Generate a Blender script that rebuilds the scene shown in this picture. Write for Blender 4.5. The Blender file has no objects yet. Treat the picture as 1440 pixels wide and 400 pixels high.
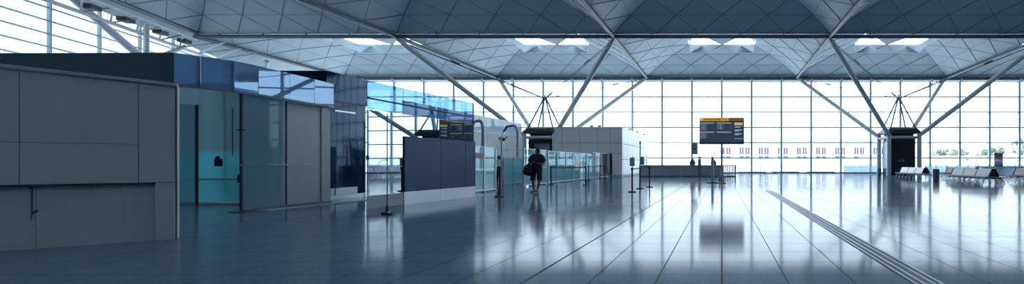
import bpy, bmesh, math, random
from mathutils import Vector, Matrix, Quaternion
random.seed(7)
S = bpy.context.scene
COL = S.collection
PI = math.pi
F = 674.0

# ------------------------------------------------------------------ materials
def nmat(name):
    m = bpy.data.materials.new(name); m.use_nodes = True
    nt = m.node_tree; nt.nodes.clear()
    out = nt.nodes.new('ShaderNodeOutputMaterial')
    return m, nt, out

def pmat(name, col, rough=.5, metal=0., var=0., scale=6., spec=.5, bump=0., bscale=60., emit=None, estr=0.):
    m, nt, out = nmat(name)
    b = nt.nodes.new('ShaderNodeBsdfPrincipled')
    b.inputs['Base Color'].default_value = (*col, 1)
    b.inputs['Roughness'].default_value = rough
    b.inputs['Metallic'].default_value = metal
    b.inputs['Specular IOR Level'].default_value = spec
    if emit:
        b.inputs['Emission Color'].default_value = (*emit, 1)
        b.inputs['Emission Strength'].default_value = estr
    tc = nt.nodes.new('ShaderNodeTexCoord')
    if var > 0:
        n = nt.nodes.new('ShaderNodeTexNoise'); n.inputs['Scale'].default_value = scale
        n.inputs['Detail'].default_value = 4
        nt.links.new(tc.outputs['Object'], n.inputs['Vector'])
        mx = nt.nodes.new('ShaderNodeMix'); mx.data_type = 'RGBA'
        mx.inputs[6].default_value = (*[max(0, c * (1 - var)) for c in col], 1)
        mx.inputs[7].default_value = (*[min(1, c * (1 + var)) for c in col], 1)
        nt.links.new(n.outputs['Fac'], mx.inputs[0])
        nt.links.new(mx.outputs[2], b.inputs['Base Color'])
    if bump > 0:
        n2 = nt.nodes.new('ShaderNodeTexNoise'); n2.inputs['Scale'].default_value = bscale
        nt.links.new(tc.outputs['Object'], n2.inputs['Vector'])
        bp = nt.nodes.new('ShaderNodeBump'); bp.inputs['Strength'].default_value = bump
        bp.inputs['Distance'].default_value = .01
        nt.links.new(n2.outputs['Fac'], bp.inputs['Height'])
        nt.links.new(bp.outputs['Normal'], b.inputs['Normal'])
    nt.links.new(b.outputs[0], out.inputs[0])
    return m

def glassmat(name, tint, refl, rcol=(1, 1, 1), rough=.01, frost=0., fcol=(.7, .8, .85), edge=.5):
    """thin architectural glass: clear transmission + mirror coat (+ optional frosting)"""
    m, nt, out = nmat(name)
    tr = nt.nodes.new('ShaderNodeBsdfTransparent'); tr.inputs[0].default_value = (*tint, 1)
    gl = nt.nodes.new('ShaderNodeBsdfGlossy'); gl.inputs['Color'].default_value = (*rcol, 1)
    gl.inputs['Roughness'].default_value = rough
    lw = nt.nodes.new('ShaderNodeLayerWeight'); lw.inputs['Blend'].default_value = .5
    pw = nt.nodes.new('ShaderNodeMath'); pw.operation = 'POWER'; pw.inputs[1].default_value = 4
    nt.links.new(lw.outputs['Facing'], pw.inputs[0])
    ma = nt.nodes.new('ShaderNodeMath'); ma.operation = 'MULTIPLY_ADD'; ma.use_clamp = True
    ma.inputs[1].default_value = edge; ma.inputs[2].default_value = refl
    nt.links.new(pw.outputs[0], ma.inputs[0])
    base = tr.outputs[0]
    if frost > 0:
        df = nt.nodes.new('ShaderNodeBsdfDiffuse'); df.inputs[0].default_value = (*fcol, 1)
        tl = nt.nodes.new('ShaderNodeBsdfTranslucent'); tl.inputs[0].default_value = (*fcol, 1)
        ad = nt.nodes.new('ShaderNodeMixShader'); ad.inputs[0].default_value = .6
        nt.links.new(df.outputs[0], ad.inputs[1]); nt.links.new(tl.outputs[0], ad.inputs[2])
        mf = nt.nodes.new('ShaderNodeMixShader'); mf.inputs[0].default_value = frost
        nt.links.new(tr.outputs[0], mf.inputs[1]); nt.links.new(ad.outputs[0], mf.inputs[2])
        base = mf.outputs[0]
    mx = nt.nodes.new('ShaderNodeMixShader')
    nt.links.new(ma.outputs[0], mx.inputs[0]); nt.links.new(base, mx.inputs[1]); nt.links.new(gl.outputs[0], mx.inputs[2])
    nt.links.new(mx.outputs[0], out.inputs[0])
    return m

def floor_mat():
    m, nt, out = nmat('polished_granite_tiles')
    N, L = nt.nodes.new, nt.links.new
    tc = N('ShaderNodeTexCoord')
    mp = N('ShaderNodeMapping'); mp.inputs['Location'].default_value = (0, -.484, 0)
    L(tc.outputs['Object'], mp.inputs['Vector'])
    br = N('ShaderNodeTexBrick'); br.offset = 0; br.squash = 1
    br.inputs['Scale'].default_value = 1; br.inputs['Brick Width'].default_value = .667
    br.inputs['Row Height'].default_value = .667; br.inputs['Mortar Size'].default_value = .006
    br.inputs['Mortar Smooth'].default_value = .1; br.inputs['Bias'].default_value = 0
    br.inputs['Color1'].default_value = FL1; br.inputs['Color2'].default_value = FL2
    br.inputs['Mortar'].default_value = (.02, .026, .034, 1)
    L(mp.outputs[0], br.inputs['Vector'])
    gr = N('ShaderNodeTexNoise'); gr.inputs['Scale'].default_value = 45; gr.inputs['Detail'].default_value = 6
    L(tc.outputs['Object'], gr.inputs['Vector'])
    cr = N('ShaderNodeMapRange'); cr.inputs[1].default_value = .3; cr.inputs[2].default_value = .7
    cr.inputs[3].default_value = .82; cr.inputs[4].default_value = 1.18
    L(gr.outputs['Fac'], cr.inputs[0])
    mul = N('ShaderNodeVectorMath'); mul.operation = 'SCALE'
    L(br.outputs['Color'], mul.inputs[0]); L(cr.outputs[0], mul.inputs['Scale'])
    ns = N('ShaderNodeTexNoise'); ns.inputs['Scale'].default_value = .35; ns.inputs['Detail'].default_value = 3
    L(tc.outputs['Object'], ns.inputs['Vector'])
    rr = N('ShaderNodeMapRange'); rr.inputs[1].default_value = .3; rr.inputs[2].default_value = .7
    rr.inputs[3].default_value = FR0; rr.inputs[4].default_value = FR1
    L(ns.outputs['Fac'], rr.inputs[0])
    ra = N('ShaderNodeMath'); ra.operation = 'MULTIPLY_ADD'; ra.inputs[1].default_value = .35
    L(br.outputs['Fac'], ra.inputs[0]); L(rr.outputs[0], ra.inputs[2])
    b = N('ShaderNodeBsdfPrincipled')
    L(mul.outputs[0], b.inputs['Base Color']); L(ra.outputs[0], b.inputs['Roughness'])
    b.inputs['Specular IOR Level'].default_value = FSPEC; b.inputs['Specular Tint'].default_value = (.80, .93, 1, 1)
    bp = N('ShaderNodeBump'); bp.inputs['Strength'].default_value = .25; bp.inputs['Distance'].default_value = .002
    bp.invert = True
    L(br.outputs['Fac'], bp.inputs['Height']); L(bp.outputs[0], b.inputs['Normal'])
    df = N('ShaderNodeBsdfDiffuse'); L(mul.outputs[0], df.inputs[0])
    mx = N('ShaderNodeMixShader'); mg = N('ShaderNodeMath'); mg.operation = 'MULTIPLY_ADD'; mg.inputs[1].default_value = -FGLOSS * .8; mg.inputs[2].default_value = FGLOSS
    L(br.outputs['Fac'], mg.inputs[0]); L(mg.outputs[0], mx.inputs[0])      # honed stone: only part of the surface is mirror polished
    L(df.outputs[0], mx.inputs[1]); L(b.outputs[0], mx.inputs[2])
    L(mx.outputs[0], out.inputs[0])
    return m

FL1 = (.115, .175, .255, 1); FL2 = (.123, .187, .272, 1); FR0, FR1 = .085, .13; FSPEC = .35; FGLOSS = .62
SKY = (3.5, 4.15, 4.75)

M = {}
M['floor'] = floor_mat()
M['shell'] = pmat('white_roof_panel', (.455, .53, .565), .55, var=.06, scale=.5)
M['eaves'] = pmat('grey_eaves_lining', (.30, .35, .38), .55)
M['jointmetal'] = pmat('joint_cover_metal', (.20, .24, .28), .45, .5)
M['jointrib'] = pmat('joint_rib_metal', (.42, .48, .54), .35, .7)
M['seam'] = pmat('roof_seam_grey', (.20, .25, .28), .5, var=.05)
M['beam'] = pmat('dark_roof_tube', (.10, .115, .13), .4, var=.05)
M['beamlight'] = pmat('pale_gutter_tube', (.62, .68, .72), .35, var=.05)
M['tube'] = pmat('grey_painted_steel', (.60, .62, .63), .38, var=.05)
M['rod'] = pmat('dark_steel_rod', (.05, .06, .13), .4)
M['mullion'] = pmat('window_frame_steel', (.46, .57, .64), .45, var=.04)
M['clear'] = glassmat('window_glass', (.96, .98, .99), .03, edge=.25)
M['skylight'] = glassmat('skylight_glass', (.97, .99, 1), .02, edge=.1)
M['reflector'] = pmat('perforated_reflector', (.62, .75, .82), .5, var=.04)
M['mirror'] = glassmat('coated_screen_glass', (.13, .18, .23), .40, (.85, .95, 1.0), .012, edge=.15)
M['upperscreen'] = glassmat('reflection_tinted_upper_glass', (.30, .44, .60), .05, (.75, .88, 1.0), .012, edge=.1)  # tint stands in for the dark roof reflection across the upper panes
M['fascia'] = glassmat('blue_fascia_glass', (.25, .42, .58), .13, (.55, .78, 1.0), .015, frost=.6, fcol=(.46, .66, .88), edge=.12)
M['fascia_dimside'] = glassmat('fascia_glass_dim_side', (.03, .05, .058), .06, (.8, .95, 1.0), .02, frost=.5, fcol=(.36, .50, .53), edge=.2)  # same fascia glass, darkened to stand for the dim hall its front mirrors
M['tealglass'] = glassmat('teal_door_glass', (.55, .74, .79), .012, (.75, .92, 1.0), .015, frost=.4, fcol=(.62, .80, .83), edge=.12)
M['pane'] = glassmat('pale_green_glass', (.60, .86, .89), .06, (.85, .95, 1), .02, frost=.38, fcol=(.60, .90, .93), edge=.3)
M['frostpane'] = glassmat('frosted_green_glass', (.45, .74, .78), .06, (.85, .95, 1), .05, frost=.65, fcol=(.58, .88, .91), edge=.3)
M['bandglass'] = glassmat('pale_band_glass', (.6, .7, .75), .05, (.9, .97, 1), .03, frost=.8, fcol=(.80, .90, .96), edge=.2)
M['railglass'] = glassmat('rail_frosted_glass', (.55, .66, .72), .05, (.9, .97, 1), .03, frost=.45, fcol=(.70, .80, .86), edge=.2)
M['leftglass'] = glassmat('dimmed_left_glass', (.58, .60, .61), .03, edge=.25)  # tint added to weaken the daylight reaching the near left roof
M['hoard'] = pmat('grey_hoarding_board', (.49, .555, .58), .6, var=.10, scale=2.2, bump=.05)
M['hoardcap'] = pmat('pale_capping', (.42, .45, .46), .5, var=.05)
M['slot'] = pmat('dark_shadow_gap_rubber', (.03, .035, .045), .6)
M['white'] = pmat('white_paint', (.70, .74, .76), .45, var=.03)
M['beige'] = pmat('pale_beige_cladding', (.86, .85, .80), .5, var=.05, scale=1.5)
M['cubewhite'] = pmat('white_cladding', (.86, .88, .88), .35, var=.03, scale=1.2)
M['joint'] = pmat('cladding_joint', (.22, .25, .27), .6)
M['greydoor'] = pmat('grey_door_panel', (.40, .44, .455), .5, var=.06, scale=1.5)
M['navy'] = pmat('navy_board', (.03, .088, .225), .55, var=.08, scale=3, bump=.04)
M['navygloss'] = glassmat('dark_blue_backed_glass', (0, 0, 0), .028, (.50, .72, 1.0), .06, frost=1., fcol=(.022, .055, .105), edge=.2)
M['metal'] = pmat('brushed_steel', (.42, .46, .50), .32, 1., var=.08, scale=8)
M['alu'] = pmat('aluminium_frame', (.45, .52, .56), .4, .6)
M['black'] = pmat('black_plastic', (.012, .014, .018), .45)
M['darkgrey'] = pmat('dark_grey_metal', (.035, .042, .055), .4)
M['pod'] = pmat('dark_navy_cabinet', (.012, .018, .030), .35, var=.15)
M['podlid'] = pmat('dark_teal_lid', (.025, .04, .05), .4)
M['beigeframe'] = pmat('warm_grey_frame', (.50, .49, .45), .5, var=.05)
M['red'] = pmat('dark_red_belt', (.16, .03, .035), .6)
M['redsign'] = pmat('red_sign_film', (.35, .09, .10), .5)
M['paper'] = pmat('printed_sign_face', (.30, .36, .42), .5)
M['orange'] = pmat('amber_lit_header', (.60, .33, .03), .4, emit=(1., .50, .03), estr=.42)
M['orangedim'] = pmat('amber_header_dim', (.42, .24, .06), .4, emit=(1., .50, .08), estr=.10)
M['screen'] = pmat('screen_dark', (.02, .035, .06), .25, emit=(.12, .26, .42), estr=.16)
M['screenbar'] = pmat('screen_grey_bar', (.3, .3, .3), .4, emit=(1., .88, .7), estr=.25)
M['screentext'] = pmat('screen_blue_text', (.2, .25, .4), .4, emit=(.55, .7, 1.), estr=.28)
M['screenyellow'] = pmat('screen_cream_block', (.4, .35, .2), .4, emit=(1., .82, .42), estr=.45)
M['textbrown'] = pmat('sign_lettering_brown', (.18, .08, .01), .5)
M['screenwhite'] = pmat('screen_white_text', (.4, .4, .4), .4, emit=(.8, .9, 1.), estr=.5)
M['seatwhite'] = pmat('pale_seat_laminate', (.88, .87, .84), .35, var=.03)
M['seatbeige'] = pmat('beige_seat_laminate', (.80, .77, .71), .4, var=.05)
M['seattan'] = pmat('tan_seat_laminate', (.60, .53, .45), .4, var=.06)
M['seatend'] = pmat('dark_brown_end_panel', (.035, .028, .025), .5)
M['chrome'] = pmat('chrome_leg', (.6, .64, .68), .18, 1.)
M['bin'] = pmat('grey_bin_shell', (.13, .16, .20), .45, var=.06)
M['counter'] = pmat('grey_counter_panel', (.42, .46, .49), .45, var=.07, scale=2)
M['counterdark'] = pmat('dark_counter_rail', (.13, .15, .17), .45)
M['skin'] = pmat('skin', (.19, .105, .075), .5, var=.05)
M['skindark'] = pmat('skin_dark', (.09, .05, .035), .5)
M['hair'] = pmat('dark_hair', (.012, .010, .010), .7)
M['tshirt'] = pmat('navy_tshirt_cotton', (.010, .020, .055), .85, var=.2, scale=12)
M['shorts'] = pmat('dark_navy_shorts', (.008, .013, .032), .85, var=.2, scale=12)
M['bag'] = pmat('black_nylon_bag', (.006, .007, .011), .6, bump=.15, bscale=40)
M['shirt'] = pmat('white_shirt_cotton', (.72, .76, .80), .8, var=.04)
M['trouser'] = pmat('black_trousers', (.012, .014, .02), .8)
M['shoe'] = pmat('black_shoe', (.01, .01, .012), .4)
M['bluecloth'] = pmat('slate_blue_jacket', (.05, .09, .15), .8)
M['apron'] = pmat('pale_concrete_apron', (.78, .80, .82), .8, var=.05, scale=.05)
M['building'] = pmat('white_render_wall', (.80, .82, .84), .7, var=.02)
M['bwin'] = pmat('greyish_red_window', (.13, .085, .10), .5)
M['bwinblue'] = pmat('pale_blue_window', (.10, .17, .22), .5)
M['leaf'] = pmat('pale_green_foliage', (.24, .29, .20), .8, var=.2, scale=1.)
M['bark'] = pmat('bark', (.20, .18, .16), .8)
M['postblue'] = pmat('poster_violet', (.16, .17, .34), .5)
M['postred'] = pmat('poster_red', (.42, .15, .16), .5)
M['postpale'] = pmat('poster_pale', (.55, .60, .70), .5)
M['grille'] = pmat('trench_grille', (.10, .12, .13), .5, .3)
M['panelblue'] = pmat('pale_blue_display_panel', (.40, .58, .74), .25)  # one even pale blue for the display face
M['rearwall'] = pmat('rear_wall_panel', (.14, .15, .165), .6, var=.05, scale=.6)
M['tealpanel'] = glassmat('teal_backed_glass', (.35, .80, .88), .03, (.8, .95, 1), .03, frost=.75, fcol=(.42, .90, .97), edge=.1)
M['tealdark'] = glassmat('smoky_teal_glass', (.40, .56, .60), .03, (.8, .95, 1), .03, frost=.7, fcol=(.45, .62, .66), edge=.1)

# ------------------------------------------------------------------ mesh builder
class MB:
    def __init__(s): s.v = []; s.f = []
    def add(s, vs, fs):
        o = len(s.v); s.v += [tuple(v) for v in vs]; s.f += [tuple(i + o for i in f) for f in fs]; return s
    def box(s, c, d, rz=0, rx=0, ry=0):
        x, y, z = [k / 2 for k in d]
        R = Matrix.Rotation(rz, 3, 'Z') @ Matrix.Rotation(ry, 3, 'Y') @ Matrix.Rotation(rx, 3, 'X'); C = Vector(c)
        vs = [C + R @ Vector((a * x, b * y, e * z)) for e in (-1, 1) for b in (-1, 1) for a in (-1, 1)]
        return s.add(vs, [(0, 2, 3, 1), (4, 5, 7, 6), (0, 1, 5, 4), (2, 6, 7, 3), (0, 4, 6, 2), (1, 3, 7, 5)])
    def wall(s, a, b, t, z0, z1, z0b=None, z1b=None, off=0.):
        """upright slab from plan point a to b; thickness t, centred on the line shifted by off to its left"""
        z0b = z0 if z0b is None else z0b; z1b = z1 if z1b is None else z1b
        A = Vector((a[0], a[1])); B = Vector((b[0], b[1])); u = (B - A).normalized(); n = Vector((-u.y, u.x))
        p = [A + n * (off - t / 2), B + n * (off - t / 2), B + n * (off + t / 2), A + n * (off + t / 2)]
        zs0 = [z0, z0b, z0b, z0]; zs1 = [z1, z1b, z1b, z1]
        vs = [(q.x, q.y, z) for q, z in zip(p, zs0)] + [(q.x, q.y, z) for q, z in zip(p, zs1)]
        return s.add(vs, [(3, 2, 1, 0), (4, 5, 6, 7), (0, 1, 5, 4), (1, 2, 6, 5), (2, 3, 7, 6), (3, 0, 4, 7)])
    def tube(s, p0, p1, r0, r1=None, n=12):
        r1 = r0 if r1 is None else r1
        p0, p1 = Vector(p0), Vector(p1); d = (p1 - p0).normalized()
        a = d.orthogonal().normalized(); b = d.cross(a)
        vs = []
        for p, r in ((p0, r0), (p1, r1)):
            for i in range(n):
                t = 2 * PI * (i + .5) / n; vs.append(p + a * (math.cos(t) * r) + b * (math.sin(t) * r))
        fs = [(i, (i + 1) % n, n + (i + 1) % n, n + i) for i in range(n)] + [tuple(range(n))[::-1], tuple(range(n, 2 * n))]
        return s.add(vs, fs)
    def path(s, pts, r, n=8):
        for i in range(len(pts) - 1):
            s.tube(pts[i], pts[i + 1], r if not isinstance(r, (list, tuple)) else r[i], r if not isinstance(r, (list, tuple)) else r[i + 1], n)
        for i in range(1, len(pts) - 1):
            s.ball(pts[i], (r if not isinstance(r, (list, tuple)) else r[i]) * 1.0, n, max(4, n // 2))
        return s
    def ball(s, c, r, n=12, m=8, R=None):
        rr = (r, r, r) if not isinstance(r, (list, tuple)) else r
        vs = []; fs = []; C = Vector(c)
        for j in range(m + 1):
            ph = PI * j / m
            for i in range(n):
                t = 2 * PI * i / n
                v = Vector((rr[0] * math.sin(ph) * math.cos(t), rr[1] * math.sin(ph) * math.sin(t), rr[2] * math.cos(ph)))
                if R is not None: v = R @ v
                vs.append(C + v)
        for j in range(m):
            for i in range(n):
                a = j * n + i; b = j * n + (i + 1) % n; c2 = (j + 1) * n + (i + 1) % n; d = (j + 1) * n + i
                if j == 0: fs.append((a, d, c2))
                elif j == m - 1: fs.append((a, d, b))
                else: fs.append((a, d, c2, b))
        return s.add(vs, fs)
    def lathe(s, c, prof, n=24):
        vs = []; fs = []
        for r, z in prof:
            for i in range(n):
                t = 2 * PI * i / n; vs.append((c[0] + r * math.cos(t), c[1] + r * math.sin(t), c[2] + z))
        k = len(prof)
        for j in range(k - 1):
            for i in range(n): fs.append((j * n + i, j * n + (i + 1) % n, (j + 1) * n + (i + 1) % n, (j + 1) * n + i))
        fs.append(tuple(range(n))[::-1]); fs.append(tuple(range((k - 1) * n, k * n)))
        return s.add(vs, fs)
    def prism(s, poly, d):
        """extrude a planar polygon (3D points) by vector d"""
        n = len(poly); d = Vector(d); P = [Vector(p) for p in poly]
        return s.add(P + [p + d for p in P], [tuple(range(n))[::-1], tuple(range(n, 2 * n))] + [(i, (i + 1) % n, n + (i + 1) % n, n + i) for i in range(n)])
    def mesh(s, name):
        me = bpy.data.meshes.new(name); me.from_pydata(s.v, [], s.f); me.validate()
        bm = bmesh.new(); bm.from_mesh(me)
        bmesh.ops.remove_doubles(bm, verts=bm.verts, dist=1e-5)
        bmesh.ops.recalc_face_normals(bm, faces=bm.faces)
        bm.to_mesh(me); bm.free(); return me
    def build(s, name, mat, parent=None, smooth=False, bevel=0.):
        me = s.mesh(name)
        return link(name, me, mat, parent, smooth, bevel)

def link(name, me, mat, parent=None, smooth=False, bevel=0.):
    if mat is not None:
        me.materials.clear(); me.materials.append(M[mat] if isinstance(mat, str) else mat)
    o = bpy.data.objects.new(name, me); COL.objects.link(o)
    if smooth:
        for p in me.polygons: p.use_smooth = True
        try:
            me.set_sharp_from_angle(angle=math.radians(38))
        except Exception: pass
    if bevel:
        b = o.modifiers.new('bevel', 'BEVEL'); b.width = bevel; b.segments = 2; b.limit_method = 'ANGLE'
    setp(o, parent)
    return o

def world_loc(o):
    m = o.matrix_basis.copy()
    if o.parent: m = world_loc(o.parent) @ o.matrix_parent_inverse @ m
    return m
def setp(o, parent):
    if parent is not None:
        o.parent = parent; o.matrix_parent_inverse = world_loc(parent).inverted()
def tag(o, label=None, cat=None, group=None, kind=None):
    if label: o['label'] = label
    if cat: o['category'] = cat
    if group: o['group'] = group
    if kind: o['kind'] = kind
    return o
def thing(name, loc, label, cat, group=None, rz=0):
    o = bpy.data.objects.new(name, None); COL.objects.link(o); o.location = loc; o.rotation_euler = (0, 0, rz)
    o.empty_display_size = .2
    return tag(o, label, cat, group)
def dup(o, loc=None, rz=None, label=None, group=None, parent=None):
    c = o.copy(); COL.objects.link(c)
    if parent is not None:
        c.parent = parent; c.matrix_parent_inverse = o.matrix_parent_inverse.copy()
    if loc is not None: c.location = loc
    if rz is not None: c.rotation_euler = (0, 0, rz)
    if label: c['label'] = label
    if group: c['group'] = group
    for ch in list(o.children): dup(ch, parent=c)
    return c
def struct(o, label=None, cat=None): return tag(o, label, cat, kind='structure')

# ------------------------------------------------------------------ setting: floor, ceiling, walls, windows
ZR = 11.7
YF = 57.8
WL = lambda y: -46.5 - .42 * (y - 39.8)          # plan line of the skewed left window wall
EDGE = lambda y: -43.5 - .42 * (y - 39.8)        # roof edge line in front of it

fl = MB(); fl.add([(WL(-14.2), -14.2, 0), (45, -14.2, 0), (45, 58.2, 0), (WL(58.2), 58.2, 0)], [(0, 1, 2, 3)])
floor = struct(fl.build('floor', 'floor'), 'polished pale granite tile floor of the hall', 'floor')

# metal expansion joint strip (two ribs on a flat plate) and dark narrow joint
j = MB(); j.box((2.05, 11.5, .003), (.30, 19., .006)); jt = j.build('trim_1', 'jointmetal')
struct(jt, 'wide metal expansion joint strip in the floor', 'floor trim')
j = MB()
for dx in (-.13, -.05, .05, .13): j.box((2.05 + dx, 11.5, .008), (.028, 19., .008))
j.build('rib', 'jointrib', jt)
j = MB()
for dx in (-.09, 0, .09): j.box((2.05 + dx, 11.5, .0065), (.02, 19., .002))
j.build('groove', 'black', jt)
j = MB(); j.box((-2.001, 20, .001), (.022, 44., .003))
struct(j.build('trim_2', 'slot'), 'thin dark joint line in the floor', 'floor trim')

PROF = [0, 1.0, 1.80, 2.40, 2.80, 3.0]
def dome(corners):
    """corners: near-left, near-right, far-right, far-left plan points. returns panels, seams, skylight builders"""
    c = [Vector(q) for q in corners]
    def P(u, v, dz=0):
        a = (u + 1) / 2; b = (v + 1) / 2
        p = (c[0] * (1 - a) + c[1] * a) * (1 - b) + (c[3] * (1 - a) + c[2] * a) * b
        k = (1 - max(abs(u), abs(v))) * 5
        i = min(4, int(k + 1e-6)); t = k - i
        return (p.x, p.y, ZR + PROF[i] * (1 - t) + PROF[i + 1] * t + dz)
    pan, seam, sky = MB(), MB(), MB(); done = set()
    def ed(a, b, r):
        k = tuple(sorted([tuple(round(x, 2) for x in a), tuple(round(x, 2) for x in b)]))
        if k in done: return
        done.add(k); seam.tube(a, b, r, n=4)
    for side in range(4):
        def Q(k, i):
            m = 1 - k / 5; n = 5 - k
            l = 0 if n == 0 else -m + 2 * m * i / n
            u, v = [(l, m), (m, -l), (-l, -m), (-m, l)][side]
            return P(u, v)
        for k in range(5):
            n = 5 - k
            for i in range(n):
                a, b, t = Q(k, i), Q(k, i + 1), Q(k + 1, i)
                (sky if k == 3 else pan).add([a, b, t], [(0, 1, 2)])
                ed(a, b, .022 if k else .03); ed(a, t, .045); ed(b, t, .025)
                if i < n - 1:
                    pan.add([b, Q(k + 1, i + 1), t], [(0, 1, 2)])
    return pan, seam, sky
cells = []
for r, y0 in enumerate((39.8, 21.8, 3.8, -14.2)):
    y1 = y0 + 18
    for x0 in (-45, -27, -9, 9, 27):
        x1 = x0 + 18
        q = [(x0, y0), (x1, y0), (x1, y1), (x0, y1)]
        if x0 == -45:
            if r == 0: q = [(-44., y0), (x1, y0), (x1, y1), (-45.5, y1)]
            else:
                q = [(EDGE(y0), y0), (x1, y0), (x1, y1), (EDGE(y1), y1)]
                if r == 3: continue
        if x0 == -27 and r == 3: q = [(EDGE(y0), y0), (x1, y0), (x1, y1), (-27, y1)]
        cells.append((q, r, x0))
share = None
for q, r, x0 in cells:
    regular = all(abs(abs(q[i][0] - q[(i + 1) % 4][0]) + abs(q[i][1] - q[(i + 1) % 4][1]) - 18) < 1e-6 for i in range(4))
    cx = sum(p[0] for p in q) / 4; cy = sum(p[1] for p in q) / 4
    if regular:
        if share is None:
            a, b, s2 = dome([(-9, -9), (9, -9), (9, 9), (-9, 9)])
            share = (a.mesh('roof_dome'), b.mesh('roof_seams'), s2.mesh('roof_skylight'))
        ms = share
    else:
        a, b, s2 = dome([(p[0] - cx, p[1] - cy) for p in q]); ms = (a.mesh('roof_dome'), b.mesh('roof_seams'), s2.mesh('roof_skylight'))
    c0 = link('ceiling', ms[0], 'shell'); c0.location = (cx, cy, .3 if r else .15 + ZR * (1 - math.cos(.01667)))
    if r == 0: c0.rotation_euler = (-math.asin(.3 / 18), 0, 0); c0.location.y = cy - ZR * math.sin(.01667)
    struct(c0, 'shallow coffered roof dome of triangular panels', 'ceiling')
    for nm, me, mt in (('panel_seam', ms[1], 'seam'), ('skylight', ms[2], 'skylight')):
        me.materials.clear(); me.materials.append(M[mt])
        o = bpy.data.objects.new(nm, me); COL.objects.link(o); o.parent = c0
    if r <= 1:
        for sx in (-1, 1):
            rb = MB()
            for sy in (-1, 1):
                z = 13.2
                A, B, C2, T = (sx * 3.45, sy * 3.45, z), (sx * .1, sy * 3.45, z - .1), (sx * 3.3, sy * .4, z + .1), (sx * 1.95, sy * 3.2, z + .62)
                for tri in ((A, B, T), (A, C2, T)):
                    rb.prism(tri, (0, 0, .02))
                rb.tube(T, (T[0], T[1], 14.35), .015, n=5); rb.tube(A, (A[0], A[1], 14.05), .015, n=5)
            o = rb.build('reflector', 'reflector'); o.parent = c0

# soffit strips between the roof edge and the skewed window wall, and above the far wall
sf = MB()
sf.add([(-44., 39.8, ZR + .3), (-45.5, 57.8, ZR), (WL(58), 58.0, 11.15), (WL(39.8), 39.8, 11.9)], [(0, 1, 2, 3)])
sf.add([(EDGE(-14.2), -14.2, ZR + .3), (EDGE(39.8), 39.8, ZR + .3), (WL(39.8), 39.8, 11.9), (WL(-14.2), -14.2, 14.6)], [(0, 1, 2, 3)])
sf.add([(-45.5, 57.7, 12.0), (45, 57.7, 12.0), (45, 58.3, 12.0), (-45.5, 58.3, 12.0)], [(0, 1, 2, 3)])
struct(sf.build('ceiling', 'eaves'), 'sloping eaves lining along the roof edge', 'ceiling')

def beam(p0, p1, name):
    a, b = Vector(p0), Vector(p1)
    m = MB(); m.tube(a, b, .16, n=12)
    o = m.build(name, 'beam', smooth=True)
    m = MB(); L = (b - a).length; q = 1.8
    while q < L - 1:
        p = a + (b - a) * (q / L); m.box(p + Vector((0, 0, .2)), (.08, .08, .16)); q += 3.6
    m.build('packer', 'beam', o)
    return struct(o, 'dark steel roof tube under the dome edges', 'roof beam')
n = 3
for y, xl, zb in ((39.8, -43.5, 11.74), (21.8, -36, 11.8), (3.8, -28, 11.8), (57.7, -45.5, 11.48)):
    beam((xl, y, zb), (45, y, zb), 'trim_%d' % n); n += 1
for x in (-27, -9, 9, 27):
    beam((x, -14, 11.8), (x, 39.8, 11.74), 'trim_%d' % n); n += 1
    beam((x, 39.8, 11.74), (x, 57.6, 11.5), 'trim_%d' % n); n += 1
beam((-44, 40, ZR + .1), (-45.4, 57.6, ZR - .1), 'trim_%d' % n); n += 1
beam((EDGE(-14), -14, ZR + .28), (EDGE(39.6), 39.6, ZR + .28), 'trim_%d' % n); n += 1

# far window wall: mullions on 3.6 m, transoms on 1.85 m
def window_wall(name, pts, z1, mull, glasslabel, z1b=None, tr=None, mr=(.235, .22), th=.075, gm='clear'):
    """pts: plan start/end; mull: list of distances along; returns frame"""
    A, B = Vector(pts[0]), Vector(pts[1]); L = (B - A).length; u = (B - A) / L; ang = math.atan2(u.y, u.x)
    z1b = z1 if z1b is None else z1b
    g = MB(); g.wall(A, B, .02, .05, z1, None, z1b)
    fr = MB()
    for d in mull:
        p = A + u * d; zt = z1 + (z1b - z1) * d / L
        fr.box((p.x, p.y, zt / 2), (mr[0], mr[1], zt), ang)
    for z in tr:
        fr.wall(A, B, .10, z - th, z + th)
    o = fr.build(name, 'mullion')
    g.build('glass_pane', gm, o)
    return struct(o, glasslabel, 'window')
tz = [.06] + [1.85 * k for k in range(1, 7)]
xs = [-54 + 3.6 * k for k in range(28)]
x0 = WL(58.0)
window_wall('window_1', ((x0, 58.0), (45, 58.0)), 11.15, [x - x0 for x in xs if x - x0 > .3], 'tall gridded window wall across the far end', tr=tz)
hb = MB(); hb.box((-.0, 58.0, 11.55), (2 * 46, .5, .55)); hb.box((0, 57.72, 11.22), (92, .12, .12))
for x in xs: hb.box((x, 57.62, 11.25), (.22, .22, .30))
struct(hb.build('trim_%d' % n, 'tube'), 'grey steel head beam above the far windows', 'roof trim'); n += 1
# skewed left window wall
L2 = math.hypot(58 - 25, WL(58) - WL(25))
dm = [L2 * (y - 25) / 33 for y in (26.7, 30.3, 33.9, 37.5, 41.1, 44.7, 48.3, 51.9, 55.5)]
window_wall('window_2', ((WL(25), 25), (WL(58), 58)), 12.7, dm, 'tall window wall along the left side', z1b=11.15, tr=[2 + .82 * k for k in range(1, 14)][:11], mr=(.13, .16), th=.04, gm='leftglass')
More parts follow.
